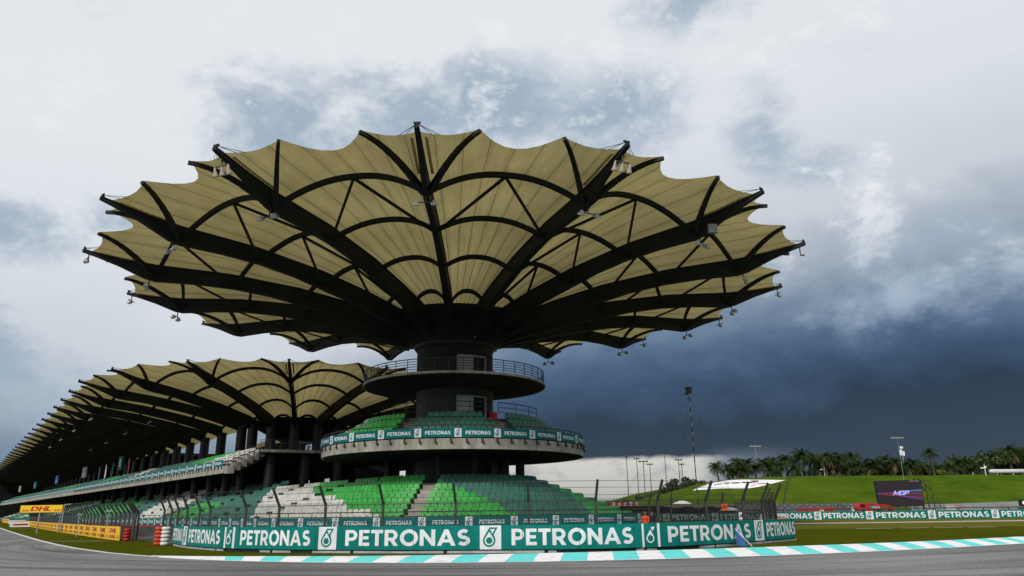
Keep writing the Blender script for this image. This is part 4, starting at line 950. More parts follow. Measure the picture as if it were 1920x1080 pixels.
# ------------------------------------------------------------------ catch fences
def fence(name, label, path, s0, s1, posts, ztop=2.8, zb=1.95, lean=.42, mesh=True, mesh_top=None, pitch=.095, rails=(0.35, 1.2, 1.95), wires=(2.2, 2.5, 2.76), pw=.105, loc=None):
    o = thing(name, label, 'fence', loc or path.P((s0+s1)/2, 0))
    for s in posts:
        mb = MB(); mb.bar(path.P(s, 0), path.P(s, zb+.03), pw, pw, up=(1, 0, 0)); mb.bar(path.P(s, zb), path.P(s, ztop, lean), pw, pw*.9, up=(1, 0, 0)); mk('post', mb, STEEL2, o)
    q = np.arange(s0, s1+.01, .8)
    mb = MB()
    for z in rails: mb.tube([path.P(s, z, .03) for s in q], .018, 4)
    for z in wires: mb.tube([path.P(s, z, lean*(z-zb)/(ztop-zb)) for s in q], .011, 4)
    mk('cable', mb, STEEL2, o)
    if mesh:
        mt = mesh_top or zb+.12; mb = MB(); H = mt-.1; w = .0075
        for s in np.arange(s0-H, s1, pitch):
            for sg in (1, -1):
                pts = []
                a0 = s if sg > 0 else s+H
                for f in np.linspace(0, 1, 4):
                    ss = a0+sg*H*f
                    if s0 <= ss <= s1: pts.append((ss, .1+H*f))
                if len(pts) < 2: continue
                for (sa, za), (sb, zb_) in zip(pts, pts[1:]):
                    i = len(mb.v); mb.v += [path.P(sa, za-w, .0), path.P(sa, za+w, .004), path.P(sb, zb_+w, .004), path.P(sb, zb_-w, 0)]; mb.f.append((i, i+1, i+2, i+3)); mb.m.append(0)
        mk('wire_mesh', mb, STEEL2, o)
    return o
FP = Path2([(-23.81, 52), (-22.64, 50.5), (-21.53, 49), (-20.1, 47), (-18.53, 45), (-17.11, 43), (-14.05, 40), (-11.55, 37.5), (-8.66, 35), (-5.77, 33.5), (-2.51, 32.5), (.57, 32), (3.39, 32), (6.16, 33), (8.74, 35), (11.01, 37), (12.6, 39), (13.92, 41), (14.9, 44), (15.7, 48), (16.2, 53), (16.5, 58)])
pp = [FP.find(x, y) for x, y in ((-23.81, 52), (-22.64, 50.5), (-21.53, 49), (-20.1, 47), (-18.53, 45), (-17.11, 43), (-14.05, 40), (-11.55, 37.5), (-8.66, 35), (-5.77, 33.5), (-2.51, 32.5), (.57, 32), (3.39, 32), (6.16, 33), (8.74, 35), (11.01, 37), (12.6, 39), (13.92, 41), (14.9, 44), (15.7, 48))]
fence('catch_fence', 'dark mesh catch fence with bent tops just behind the curved teal barrier', FP, 0, FP.len-.2, pp)
LF = Path2([(-25.2, 51.4), (-28.5, 56.4), (-37.2, 68.8), (-52.5, 90.5), (-79.3, 128.9), (-111.8, 176.4), (-158, 244)], smooth=False)
fence('catch_fence', 'dark mesh catch fence with bent tops behind the yellow boards', LF, 0, 150, list(np.arange(.15, 20, 2.3))+list(np.arange(20, 60, 2.6))+list(np.arange(62, 150, 4)), ztop=2.42, zb=1.75, lean=-.5, rails=(.3, 1.0, 1.75), wires=(2.0, 2.3), pitch=.16)
F3P = Path2([(8.3, 58), (10.51, 60), (12.3, 60.3), (16.39, 60.5), (18.08, 60.6), (20.5, 62), (22, 66)])
fence('catch_fence', 'second dark catch fence behind the first, on the right beyond the terrace end', F3P, 0, F3P.len, [F3P.find(x, y) for x, y in ((10.51, 60), (12.3, 60.3), (16.39, 60.5), (18.08, 60.6), (20.5, 62), (22, 66))], pitch=.2)

# ------------------------------------------------------------------ yellow boards on the left
YP = Path2([(-26.1, 51.1), (-29.5, 55.6), (-38.3, 67.9), (-53.7, 89.6), (-80.5, 128), (-113, 175.5)], smooth=False)
yb = thing('advertising_boards', 'row of yellow boards with red lettering standing on the grass beside the track', 'board', (-38, 67, 0))
npan = 36; pl_ = YP.len/npan
for k in range(npan):
    s = k*pl_; mb = MB(); z1 = .90+.03*rng.random()
    mb.loops([[YP.P(s+.02, .04, -.04), YP.P(s+pl_-.02, .04, -.04), YP.P(s+pl_-.02, z1, -.08), YP.P(s+.02, z1, -.08)][::1], [YP.P(s+.02, .04, -.1), YP.P(s+pl_-.02, .04, -.1), YP.P(s+pl_-.02, z1, -.14), YP.P(s+.02, z1, -.14)]])
    p = mk('panel', mb, YELLOW, yb); wm = MB()
    F = lambda u, v: YP.P(min(u, YP.len), v, -.03-.02*v)
    # the left-hand side of the path faces the track here, so run the letters against it
    b = s+pl_
    G = lambda u, v: YP.P(s+(pl_-(u-s)), v, -.03-.02*v)
    word(wm, 'DHL', (lambda u, v: YP.P(max(0, min(2*s+pl_-u, YP.len)), v, -.108-.046*v)), s+pl_*.16, s+pl_*.74, .50, .80, .06, shear=.3)
    word(wm, 'DHL', (lambda u, v: YP.P(max(0, min(2*s+pl_-u, YP.len)), v, -.108-.046*v)), s+pl_*.22, s+pl_*.70, .14, .38, .06, shear=.3)
    for q in (.17, .24, .31):
        for x0, x1 in ((.06, .17), (.80, .94)):
            f = lambda x, z: YP.P(max(0, min(2*s+pl_-(s+x*pl_), YP.len)), z, -.108-.046*z); wm.quad(f(x0, q), f(x1, q), f(x1+.01, q+.035), f(x0+.01, q+.035))
    mk('lettering', wm, DHLRED, p)
tyre_stack('small far stack of red tyres at the far end of the yellow boards', -114.5, 178, R(125), 4, .8, [RED])
def flat_board(x, y, w, h, label, mm):
    o = thing('small_sign', label, 'sign', (x, y, 0)); mb = MB(); mb.box((x, y, .1+h/2), w, .12, h, (.8, .6, 0)); mb.box((x, y+.05, .06), w*.9, .3, .1, (.8, .6, 0)); mk('panel', mb, mm, o); mb = MB(); d = Vector((.8, .6, 0)); nn = Vector((.6, -.8, 0)); c = Vector((x, y, 0))+nn*.065
    mb.loops([[c-d*w*.38+Vector((0, 0, .25)), c+d*w*.38+Vector((0, 0, .3)), c+d*w*.3+Vector((0, 0, .55)), c-d*w*.3+Vector((0, 0, .5))], [c-d*w*.38+nn*.01+Vector((0, 0, .25)), c+d*w*.38+nn*.01+Vector((0, 0, .3)), c+d*w*.3+nn*.01+Vector((0, 0, .55)), c-d*w*.3+nn*.01+Vector((0, 0, .5))]]); mk('mark', mb, DHLRED, o)
flat_board(-84.6, 131.5, 3.2, .75, 'small white board lying on the far grass at the track edge, nearer one', WHITE)
flat_board(-126, 194, 3.6, .8, 'tiny white board on the far grass at the track edge, farther one', WHITE)
YP2 = Path2([(-143, 217), (-166, 249), (-205, 303)], smooth=False)
y2 = thing('advertising_boards', 'far second row of yellow boards with red marks at the left picture edge', 'board', (-160, 240, 0))
for k in range(12):
    s = 2+k*6; mb = MB(); mb.loops([[YP2.P(s, .05, 0), YP2.P(s+5.9, .05, 0), YP2.P(s+5.9, 1.15, 0), YP2.P(s, 1.15, 0)], [YP2.P(s, .05, -.1), YP2.P(s+5.9, .05, -.1), YP2.P(s+5.9, 1.15, -.1), YP2.P(s, 1.15, -.1)]]); p = mk('panel', mb, YELLOW, y2)
    wm = MB(); word(wm, 'DHL', (lambda u, v: YP2.P(2*s+5.9-u, v, -.12)), s+1, s+4.6, .45, .95, .06, shear=.3); mk('lettering', wm, DHLRED, p)
# overhead yellow sign on posts
o = thing('gantry_sign', 'long yellow sign with big red letters raised on posts over the left fence', 'sign', (-49.4, 80, 0))
x0, x1, y_ = -51.75, -47.35, 80
mb = MB(); mb.box(((x0+x1)/2, y_, 2.42), x1-x0, .14, .72); pn = mk('panel', mb, YELLOW, o)
mb = MB(); F = lambda u, v: (u, y_-.075, v); word(mb, 'DHL', F, -50.7, -48.55, 2.19, 2.66, .04, shear=.35)
for z in (2.17, 2.24, 2.31): mb.quad(F(-51.6, z), F(-50.8, z), F(-50.77, z+.035), F(-51.57, z+.035)); mb.quad(F(-48.2, z), F(-47.5, z), F(-47.47, z+.035), F(-48.17, z+.035))
mk('lettering', mb, DHLRED, pn)
for x in (x1+.06, x0+2.0): mb = MB(); mb.tube([(x, y_+.12, 0), (x, y_+.12, 2.8)], .06, 8); mk('post', mb, GREY, o)
o = thing('gantry_sign', 'cut off yellow sign at the left picture edge, farther along the fence', 'sign', (-77, 116, 0))
mb = MB(); mb.box((-82.0, 116, 2.55), 3.4, .14, .95); mk('panel', mb, YELLOW, o); mb = MB(); mb.tube([(-80.4, 116.1, 0), (-80.4, 116.1, 3.0)], .06, 8); mk('post', mb, GREY, o)
for x, y, h, lb in ((-29.5, 55.6, 1.9, 'thin pale camera post behind the nearest yellow boards'), (-46.6, 78.5, 1.9, 'thin pale post by the right end of the big yellow sign'), (-36.5, 64.2, 1.7, 'thin pale post halfway along the yellow boards')):
    o = thing('camera_post', lb, 'post', (x, y, 0)); mb = MB(); mb.tube([(x, y, 0), (x, y, h)], .035, 6); mk('pole', mb, GREY, o); mb = MB(); mb.box((x, y, h+.06), .36, .16, .14, (.8, .6, 0)); mb.box((x, y, h-.28), .22, .1, .07, (.8, .6, 0)); mk('camera_head', mb, GREY, o)
# concrete blocks by the gate and pale plate on the ground
mb = MB(); mb.loops([[(-31.6, 60.9, 0), (-25.2, 64.8, 0), (-24.9, 65.4, 0), (-31.3, 61.5, 0)], [(-31.5, 61.1, .75), (-25.2, 64.95, .75), (-25.1, 65.2, .75), (-31.4, 61.3, .75)]]); tag(mk('concrete_barrier', mb, mat('dark concrete barrier', (.05, .052, .055), (.09, .09, .095), 1.2, .85), loc=(-28, 63, 0)), 'dark grey concrete barrier behind the gate gap between the two fences', 'barrier')
o = thing('marshal_post', 'dark lattice gate post ending the left catch fence beside the red tyres', 'gate post', (-25.1, 50.6, 0)); mb = MB(); mb.bar((-25.1, 50.6, 0), (-25.05, 50.65, 1.85), .12, .11, up=(1, 0, 0)); mb.bar((-25.05, 50.65, 1.8), (-25.45, 50.4, 2.4), .11, .11, up=(1, 0, 0)); mk('post', mb, STEEL2, o); mb = MB(); mb.bar((-24.9, 50.9, .05), (-24.0, 51.6, .05), .06); mb.bar((-24.95, 50.9, 1.0), (-24.95, 50.9, .05), .08); mk('gate_stop', mb, STEEL2, o)

# ------------------------------------------------------------------ right hand side
RB = Path2([(4, 104), (18, 105), (30, 103.5), (36.4, 101.5), (45.9, 98.4), (53.7, 96.0), (67.4, 94.6), (80, 93.5)])
sA = RB.find(45.75, 98.4)
s_at = [RB.find(x, y) for x, y in ((39.4, 100.5), (45.6, 98.5), (52.2, 96.4), (59.2, 95.4))]
lg = [s_at[0]-6.5*k for k in range(5, 0, -1)]+s_at+[s_at[-1]+7.0, s_at[-1]+14]
banner('advertising_banner', 'long far teal banner with white lettering across the infield on the right', RB, -.02, 1.0, .5, RB.len-.5, [q for q in lg if q > 1], .86, VINYL_T, th=.3, texth=.66, margin=.05)
mb = MB(); mb.tube([RB.P(s, 1.28, -.8) for s in np.arange(20, RB.len, 1.5)], .06, 5)
for s in np.arange(20, RB.len, 3): mb.bar(RB.P(s, 0, -.8), RB.P(s, 1.28, -.8), .1)
tag(mk('guard_rail', mb, STEEL2, loc=RB.P(40, 0, -.8)), 'low dark guard rail just behind the far teal banner', 'guard rail')
# video screen on scaffold
o = thing('video_screen', 'big outdoor video screen on dark scaffolding with a pale logo over streaks', 'screen', (75.7, 150, 0))
SX = np.array([1, -.02, 0]); 
BLX, BRX, TLX, TRX = 71.3, 80.2, 71.15, 80.25
def scr(u, v, l=0): x = (BLX+(BRX-BLX)*u)*(1-v)+(TLX+(TRX-TLX)*u)*v; return (x, 150-l-.02*(u-.5)*9, 1.47+(6.42-1.47)*v+.14*(u-.5)*v)
SCR = mat('screen black', (.006, .006, .009), None, rough=.4)
mb = MB(); mb.loops([[scr(0, 0), scr(1, 0), scr(1, 1), scr(0, 1)], [tuple(np.array(scr(u, v))+[0, .4, 0]) for u, v in ((0, 0), (1, 0), (1, 1), (0, 1))]]); sm_ = mk('screen_panel', mb, SCR, o)
E1 = mat('screen violet', (.035, .022, .045), None, emit=.25); E2 = mat('screen red streak', (.16, .022, .04), None, emit=.4); E3 = mat('screen blue streak', (.03, .18, .42), None, emit=.4); E4 = mat('screen white logo', (.3, .34, .75), None, emit=.55); E5 = mat('screen indigo streak', (.06, .05, .22), None, emit=.45); E0 = mat('screen dark field', (.016, .010, .016), None, emit=.3)
def streak(pts, m, l): mb = MB(); mb.poly([scr(u, v, l) for u, v in pts]); mk('picture_streak', mb, m, sm_)
streak([(0.01, .02), (.99, .02), (.99, .98), (.01, .98)], E0, .01)
streak([(0.02, .44), (.45, .53), (.99, .68), (.99, .25), (.45, .43), (.02, .49)][::-1], E1, .02)
streak([(.02, .50), (.5, .53), (.98, .60), (.98, .63), (.5, .555), (.02, .525)][::-1], E2, .03)
streak([(.6, .575), (.98, .585), (.98, .62), (.7, .605)][::-1], E3, .04); streak([(.02, .50), (.35, .515), (.35, .53), (.02, .512)][::-1], E5, .04)
streak([(.3, .47), (.98, .33), (.98, .30), (.5, .39), (.02, .47), (.02, .485)][::-1], E2, .05); streak([(.5, .42), (.98, .255), (.98, .235), (.55, .37)][::-1], E5, .06); streak([(.62, .47), (.98, .45), (.98, .50), (.62, .50)][::-1], E2, .07)
mb = MB(); word(mb, 'MGP', lambda u, v: scr(u, v, .09), .34, .67, .435, .60, .06, shear=.35); mk('logo', mb, E4, sm_)
mb = MB()
for k in range(9): mb.poly([scr(.74+.024*k+dx, v, .09) for dx, v in ((0, .945), (.014, .945), (.019, .962), (.005, .962))])
mk('caption', mb, mat('screen grey caption', (.3, .3, .36), None, emit=.6), sm_)
mb = MB()
for i in range(6):
    x = 71.6+1.7*i
    mb.bar((x, 150.5, 0), (x, 150.5, 6.2 if i else 1.5), .09); mb.bar((x, 149.9, 0), (x, 149.9, 1.45), .09); mb.bar((x, 150.2, 1.4), (x+1.7, 150.2, 0), .06)
for y in (151.2, 153.2):
    for i in range(4):
        x = 80.5+1.15*i; top = 6.6-1.45*i+.3; mb.bar((x, y, 0), (x, y, top), .09)
        mb.bar((x, y, top), (x+1.15, y, max(.2, top-1.45)), .07); mb.bar((x+1.15, y, 0), (x, y, min(top, 1.8)), .05); mb.bar((x, y, 1.8), (x+1.15, y, min(top, 3.4)), .05)
    for z, L2 in ((1.5, 4.2), (3, 3.2), (4.6, 2.1), (6.3, 1.2)): mb.bar((80.3, y, z), (80.5+L2, y, z), .07)
    mb.bar((80.5, y, 4.6), (82.8, y, 6.5), .06); mb.bar((82.8, y, 4.6), (80.5, y, 6.5), .06); mb.bar((82.8, y, 6.6), (82.8, y, 4.4), .07)
mk('scaffold', mb, STEEL2, o)
# guyed camera mast
o = thing('guyed_mast', 'tall thin striped mast with a dark camera head and guy wires right of the tower', 'mast', (17.99, 75, 0))
mb = MB(); 
for k in range(26): mb.tube([(17.98, 75, k*.5), (17.98, 75, k*.5+.5)], .05, 6, k % 2, cap=False)
mk('pole', mb, [STEEL2, GREY], o)
mb = MB(); mb.box((17.95, 75, 13.1), .5, .5, .4); mb.box((17.95, 75, 13.4), .62, .55, .2); mb.box((17.7, 74.8, 12.85), .3, .3, .3); mk('camera_head', mb, mat('mast head olive', (.03, .03, .02), (.05, .05, .035), 4, .6), o)
mb = MB()
for p in ((9.0, 77, .2), (14.5, 70, .2), (23.6, 79.5, .2)): mb.tube([(17.96, 75, 12.6), p], .014, 4)
mk('guy_wire', mb, STEEL2, o)
# blue folded flag leaning on the barrier
o = thing('folded_flag', 'folded blue flag leaning against the teal barrier near its right end', 'flag', (9.85, 33.6, 0))
BL = mat('blue cloth', (.022, .07, .19), (.04, .105, .26), 6, .8)
mb = MB(); mb.loops([[(9.62, 33.75, .03), (9.78, 33.55, .02), (9.98, 33.6, .02), (10.1, 33.75, .05), (9.9, 33.85, .04)], [(9.66, 33.9, .35), (9.76, 33.78, .36), (9.9, 33.82, .35), (9.96, 33.92, .34), (9.85, 33.98, .36)], [(9.67, 34.05, .66), (9.7, 34.02, .7), (9.73, 34.03, .68), (9.74, 34.06, .66), (9.71, 34.09, .68)]]); mk('cloth', mb, BL, o, smooth=False)
mb = MB(); mb.tube([(9.68, 34.08, .74), (10.22, 33.55, .0)], .012, 6); mk('stick', mb, WHITE, o)

# ------------------------------------------------------------------ hill
def hz(x, y):
    hx = np.interp(x, [15, 30, 41, 59, 71, 82, 92, 115, 150, 215, 330, 600], [0, .6, 2.2, 6.0, 8.6, 11.6, 13.4, 13.7, 13.8, 13.2, 12.6, 12])
    f = np.clip((y-246-3*math.sin(x*.05))/(66), 0, 1); f = f*f*(3-2*f)*.55+f*.45
    return hx*f+.35*math.sin(x*.11)*math.sin(y*.09)*f*min(1, hx/8)
mb = MB(); XS = np.concatenate([np.arange(10, 260, 5), np.arange(260, 700, 40)]); YS = np.concatenate([np.arange(240, 330, 4), np.arange(330, 520, 30)])
for x in XS:
    for y in YS: mb.v.append((x, y, hz(x, y)-(.3 if y <= 244 else -.02)))
for i in range(len(XS)-1):
    for j in range(len(YS)-1): a = i*len(YS)+j; mb.f.append((a, a+len(YS), a+len(YS)+1, a+1)); mb.m.append(0)
struct(mk('hill', mb, HILLG, smooth=True))
# white printed sheet laid on the slope
o = thing('printed_sheet', 'huge white printed sheet spread on the grass slope below the palms', 'sheet', (85, 295, 10))
edge_b = [(71.2, 304.5), (74.1, 297.8), (79, 292.5), (82.8, 288), (86.9, 285), (92.2, 285.5), (99.3, 291.5), (106.3, 297.8)]; edge_t = [(71.3, 305), (74.4, 307.5), (79, 311), (82.7, 309.5), (86.1, 308), (92.2, 301), (100.4, 300.2), (106.4, 298.2)]
mb = MB(); n_ = 24
def bl(u, v):
    f = u*(len(edge_b)-1); B_ = [np.interp(f, range(len(edge_b)), [q[k] for q in edge_b]) for k in (0, 1)]; T_ = [np.interp(f, range(len(edge_t)), [q[k] for q in edge_t]) for k in (0, 1)]
    x = B_[0]*(1-v)+T_[0]*v; y = B_[1]*(1-v)+T_[1]*v; return x, y
for i in range(n_+1):
    for j in range(9): x, y = bl(i/n_, j/8); mb.v.append((x, y, hz(x, y)+.12))
for i in range(n_):
    for j in range(8): a = i*9+j; mb.f.append((a, a+9, a+10, a+1)); mb.m.append(0)
sh = mk('sheet', mb, mat('white sheet', (.62, .63, .64), (.72, .72, .72), .3, .7), o)
def sheetmark(pts, mm, nm='print'):
    mb = MB(); mb.poly([(*bl(u, v), hz(*bl(u, v))+.3) for u, v in pts]); mk(nm, mb, mm, sh)
for u0, v0, l in ((.12, .7, .12), (.64, .12, .16)): sheetmark([(u0, v0), (u0+l, v0+.05), (u0+l, v0+.12), (u0+.02, v0+.06)], ORANGE)
for u0, v0, l in ((.3, .5, .1), (.42, .5, .08), (.52, .48, .08)): sheetmark([(u0, v0), (u0+l, v0), (u0+l, v0+.06), (u0, v0+.06)], mat('print grey', (.08, .08, .08), None))
sheetmark([(.62, .5), (.68, .46), (.76, .56), (.78, .74), (.72, .8), (.74, .66), (.68, .56), (.64, .6)], mat('print dark red', (.12, .03, .03), None))

# ------------------------------------------------------------------ trees
TRUNK = mat('palm trunk', (.035, .03, .022), (.07, .06, .045), 3, .95)
FR = [mat('palm frond green', (.010, .024, .007), (.026, .047, .011), .8, .75, spec=.1), mat('palm frond light green', (.022, .042, .010), (.045, .065, .016), .8, .75, spec=.1), mat('dry palm frond', (.09, .075, .03), (.13, .1, .045), .8, .8)]
def palm_meshes(seed, h, nf, spread):
    r_ = random.Random(seed); tb = MB(); bend = r_.uniform(-.5, .5)
    tb.tube([(bend*(k/6)**2, 0, h*k/6) for k in range(7)], [.42, .36, .33, .31, .3, .33, .45], 7)
    cb = MB()
    for i in range(nf):
        az = 2*math.pi*i/nf*2.4+r_.uniform(-.3, .3); el = r_.uniform(-.5, 1.25); Lf = spread*r_.uniform(.8, 1.1)*(1 if el < .8 else .8)
        mm = 2 if el < -.32 and r_.random() < .6 else (1 if r_.random() < .35 else 0)
        d = Vector((math.cos(az), math.sin(az), 0)); sd_ = Vector((-d.y, d.x, 0)); p = Vector((bend, 0, h)); pts = []
        for k in range(8): pts.append(p.copy()); e = el-1.55*(k/7)**1.3; p = p+(d*math.cos(e)+Vector((0, 0, math.sin(e))))*Lf/7
        for k in range(7):
            a, b = pts[k], pts[k+1]; ax = (b-a); wl = Lf*.24*math.sin(math.pi*min(1, (k+1.2)/8.2))
            for s in (-1, 1):
                for j in (0, .5):
                    c0 = a+ax*j; c1 = a+ax*(j+.42); tipp = c0+ax*.75+sd_*s*wl*r_.uniform(.8, 1.1)+Vector((0, 0, -wl*r_.uniform(.25, .75)))
                    i0 = len(cb.v); cb.v += [tuple(c0), tuple(c1), tuple(tipp)]; cb.f.append((i0, i0+1, i0+2)); cb.m.append(mm)
    return tb, cb
PALMS = []
for k, (h, nf, sp) in enumerate(((6.0, 48, 4.6), (7.0, 52, 4.9), (4.6, 46, 4.7), (8.6, 40, 3.9), (3.0, 46, 4.4))):
    tb, cb = palm_meshes(k+3, h, nf, sp); tm = bpy.data.meshes.new('trunk'); tm.from_pydata([tuple(v) for v in tb.v], [], tb.f); tm.materials.append(TRUNK)
    cm = bpy.data.meshes.new('crown'); cm.from_pydata(cb.v, [], cb.f); [cm.materials.append(x) for x in FR]; cm.polygons.foreach_set('material_index', cb.m); PALMS.append((tm, cm, h+2.6))
def palm(x, y, kind, scale, label, z=None):
    z = hz(x, y)-.2 if z is None else z
    o = bpy.data.objects.new('palm_tree', None); COL.objects.link(o); o.location = (x, y, z); o.rotation_euler = (rng.normal(0, .06), rng.normal(0, .06), rng.uniform(0, 6.28)); o.scale = (scale*rng.uniform(.88, 1.12), scale*rng.uniform(.88, 1.12), scale)
    tag(o, label, 'palm tree', 'palms along the hill crest')
    for nm, me in (('trunk', PALMS[kind][0]), ('crown', PALMS[kind][1])): c = bpy.data.objects.new(nm, me); COL.objects.link(c); c.parent = o
def X_at(px, Y): return (px-960)/1374.5*Y*.9635
# the row, left to right: picture column, top row of the crown, kind
row = [(1345, 868, 0), (1363, 871, 2), (1381, 861, 1), (1399, 862, 0), (1415, 872, 2), (1432, 862, 0), (1447, 860, 1), (1461, 868, 2), (1475, 855, 1), (1507, 845, 1), (1527, 853, 0), (1549, 851, 1), (1573, 852, 0), (1599, 850, 1), (1624, 863, 4), (1641, 862, 2), (1659, 856, 0), (1677, 860, 2), (1697, 866, 4), (1715, 863, 2), (1728, 864, 4), (1752, 842, 3), (1785, 866, 4), (1803, 862, 2), (1873, 848, 1), (1899, 838, 1), (1914, 846, 0), (1936, 842, 1), (1489, 868, 4), (1538, 866, 4), (1562, 868, 2), (1587, 868, 4), (1611, 868, 2), (1391, 872, 4), (1372, 876, 4), (1438, 875, 4), (1455, 878, 4), (1650, 870, 4), (1670, 872, 4), (1706, 872, 4), (1634, 872, 4), (1820, 862, 0), (1838, 868, 4)]
nthw = ['first', 'second', 'third', 'fourth', 'fifth', 'sixth', 'seventh', 'eighth', 'ninth', 'tenth', 'eleventh', 'twelfth', 'thirteenth', 'fourteenth', 'fifteenth', 'sixteenth', 'seventeenth', 'eighteenth', 'nineteenth', 'twentieth']
def ordinal(i): return nthw[i] if i < 20 else ['twenty', 'thirty', 'forty'][i//10-2 if (i+1) % 10 else 0] if False else ('twenty-' if i < 29 else 'thirty-' if i < 39 else 'forty-')+nthw[(i+1) % 10-1] if (i+1) % 10 else {30: 'thirtieth', 40: 'fortieth', 20: 'twentieth'}.get(i+1, 'fiftieth')
order = sorted(range(len(row)), key=lambda i: row[i][0])
for n_i, i in enumerate(order):
    px, py, kd = row[i]; Y = 316+rng.uniform(0, 10); X = X_at(px, Y); zg = hz(X, Y)-.2
    hor = 957.8-(px-960)*.013; ztop = 1.6+(hor-py)/1374.5*Y*1.0; sc_ = max(.45, (ztop-zg)/PALMS[kd][2])
    size = 'tall slender lone' if px == 1752 else 'tall' if sc_ > 1.08 else 'short bushy' if kd in (2, 4) else 'medium'
    palm(X, Y, kd, sc_, f'{size} palm on the hill crest, {ordinal(n_i)} from the left')
LEAF = [mat('dark leaves', (.012, .028, .008), (.03, .055, .014), .5, .7), mat('mid green leaves', (.03, .06, .012), (.055, .09, .02), .5, .7), mat('yellow green leaves', (.16, .16, .015), (.2, .2, .03), .5, .7)]
def leafy(seed, h, w, n=420, mix=(0, 0, 1)):
    r_ = random.Random(seed); tb = MB(); tb.tube([(0, 0, 0), (.1, 0, h*.4), (0, .1, h*.75)], [.05*h, .035*h, .015*h], 6)
    for k in range(4): az = k*1.7; tb.tube([(0, 0, h*.35), (w*.3*math.cos(az), w*.3*math.sin(az), h*.7)], [.02*h, .008*h], 5)
    cb = MB(); cl = [(r_.gauss(0, w*.22), r_.gauss(0, w*.22), h*r_.uniform(.4, .85), w*r_.uniform(.14, .26)) for _ in range(11)]
    for _ in range(n):
        cx, cy, cz, rr = r_.choice(cl); v = Vector((r_.gauss(0, 1), r_.gauss(0, 1), r_.gauss(0, .8))).normalized()*rr*r_.uniform(.6, 1.1); p = Vector((cx, cy, max(.15*h, cz)))+v; s = w*.055*r_.uniform(.6, 1.4)
        n1 = Vector((r_.gauss(0, 1), r_.gauss(0, 1), r_.gauss(0, 1))).normalized(); n2 = n1.orthogonal().normalized()*s; n1 = n1*s; cb.quad(p-n1, p+n2*.7, p+n1, p-n2*.7, r_.choice(mix))
    return tb, cb
def make_leafy_mesh(seed, h, w, n, mix):
    tb, cb = leafy(seed, h, w, n, mix); tm = bpy.data.meshes.new('trunk'); tm.from_pydata([tuple(v) for v in tb.v], [], tb.f); tm.materials.append(TRUNK)
    cm = bpy.data.meshes.new('crown'); cm.from_pydata(cb.v, [], cb.f); [cm.materials.append(x) for x in LEAF]; cm.polygons.foreach_set('material_index', cb.m); return tm, cm
LFM = [make_leafy_mesh(11, 8, 9, 700, (0, 1, 1)), make_leafy_mesh(12, 6, 9, 600, (0, 0, 1)), make_leafy_mesh(13, 4, 5, 320, (2, 2, 1)), make_leafy_mesh(14, 9, 9, 600, (0, 0, 0))]
def leafy_tree(x, y, kind, s, label, z=None, name='leafy_tree', cat='tree', group=None):
    o = bpy.data.objects.new(name, None); COL.objects.link(o); o.location = (x, y, hz(x, y)-.2 if z is None else z); o.rotation_euler = (0, 0, rng.uniform(0, 6)); o.scale = (s,)*3
    tag(o, label, cat, group)
    for nm, me in zip(('trunk', 'crown'), LFM[kind]): c = bpy.data.objects.new(nm, me); COL.objects.link(c); c.parent = o
for px, kd, s, lb in ((1725, 1, .9, 'low round bush right of the screen on the hill crest'), (1742, 1, .8, 'small bush left of the tall lone palm'), (1768, 1, 1.0, 'wide dark bush right of the tall lone palm'), (1790, 0, .9, 'rounded green tree between the lone palm and the white tank'), (1832, 0, 1.25, 'large rounded light green tree above the white tank'), (1815, 0, 1.0, 'rounded green tree above the left end of the white tank'), (1852, 0, 1.1, 'rounded green tree above the middle of the white tank'), (1885, 1, 1.2, 'dark bushy tree between the two right hand palms'), (1910, 1, 1.3, 'dark bushy tree at the right picture edge'), (1765, 2, .8, 'yellow flowering bush under the tall lone palm'), (1690, 1, .7, 'dark bush behind the video screen mast'), (1640, 1, .6, 'dark undergrowth bush above the left edge of the screen'), (1612, 1, .6, 'low dark bush left of the screen on the crest'), (1585, 1, .5, 'small dark bush in the middle of the palm row')):
    Y = 322+rng.uniform(0, 8); leafy_tree(X_at(px, Y), Y, kd, s, lb, group='bushes and trees among the palms')
for k, (px, s) in enumerate(((1492, .5), (1518, .55), (1542, .6), (1568, .6), (1596, .65), (1618, .7), (1648, .75), (1666, .7), (1686, .75), (1706, .8), (1732, .8), (1776, .85), (1800, .95), (1824, 1.0), (1846, 1.0), (1866, 1.1), (1896, 1.15), (1925, 1.2))):
    leafy_tree(X_at(px, 334), 334+rng.uniform(0, 10), 3, s, f'dark broadleaf tree behind the palm row, {nthw[k]} of the back row from the left', group='dark trees behind the palms')
# far tree line left of the hill
for k, (px, s) in enumerate(((1130, .55), (1145, .5), (1160, .6), (1178, .5), (1192, .65), (1207, .7), (1222, .75), (1236, .8), (1250, .95), (1262, 1.1), (1274, 1.15), (1286, 1.0), (1298, .9), (1310, .8), (1090, .5), (1110, .5))):
    Y = 350+rng.uniform(0, 25); X = X_at(px, Y)*1.01; leafy_tree(X, Y, 3, s, f'distant dark tree beyond the fence, {nthw[k if k < 14 else k]} of the low tree line left of the hill', z=np.interp(px, [1090, 1180, 1230, 1310], [0, 1.2, 3.8, 7.5]), group='distant tree line left of the hill')
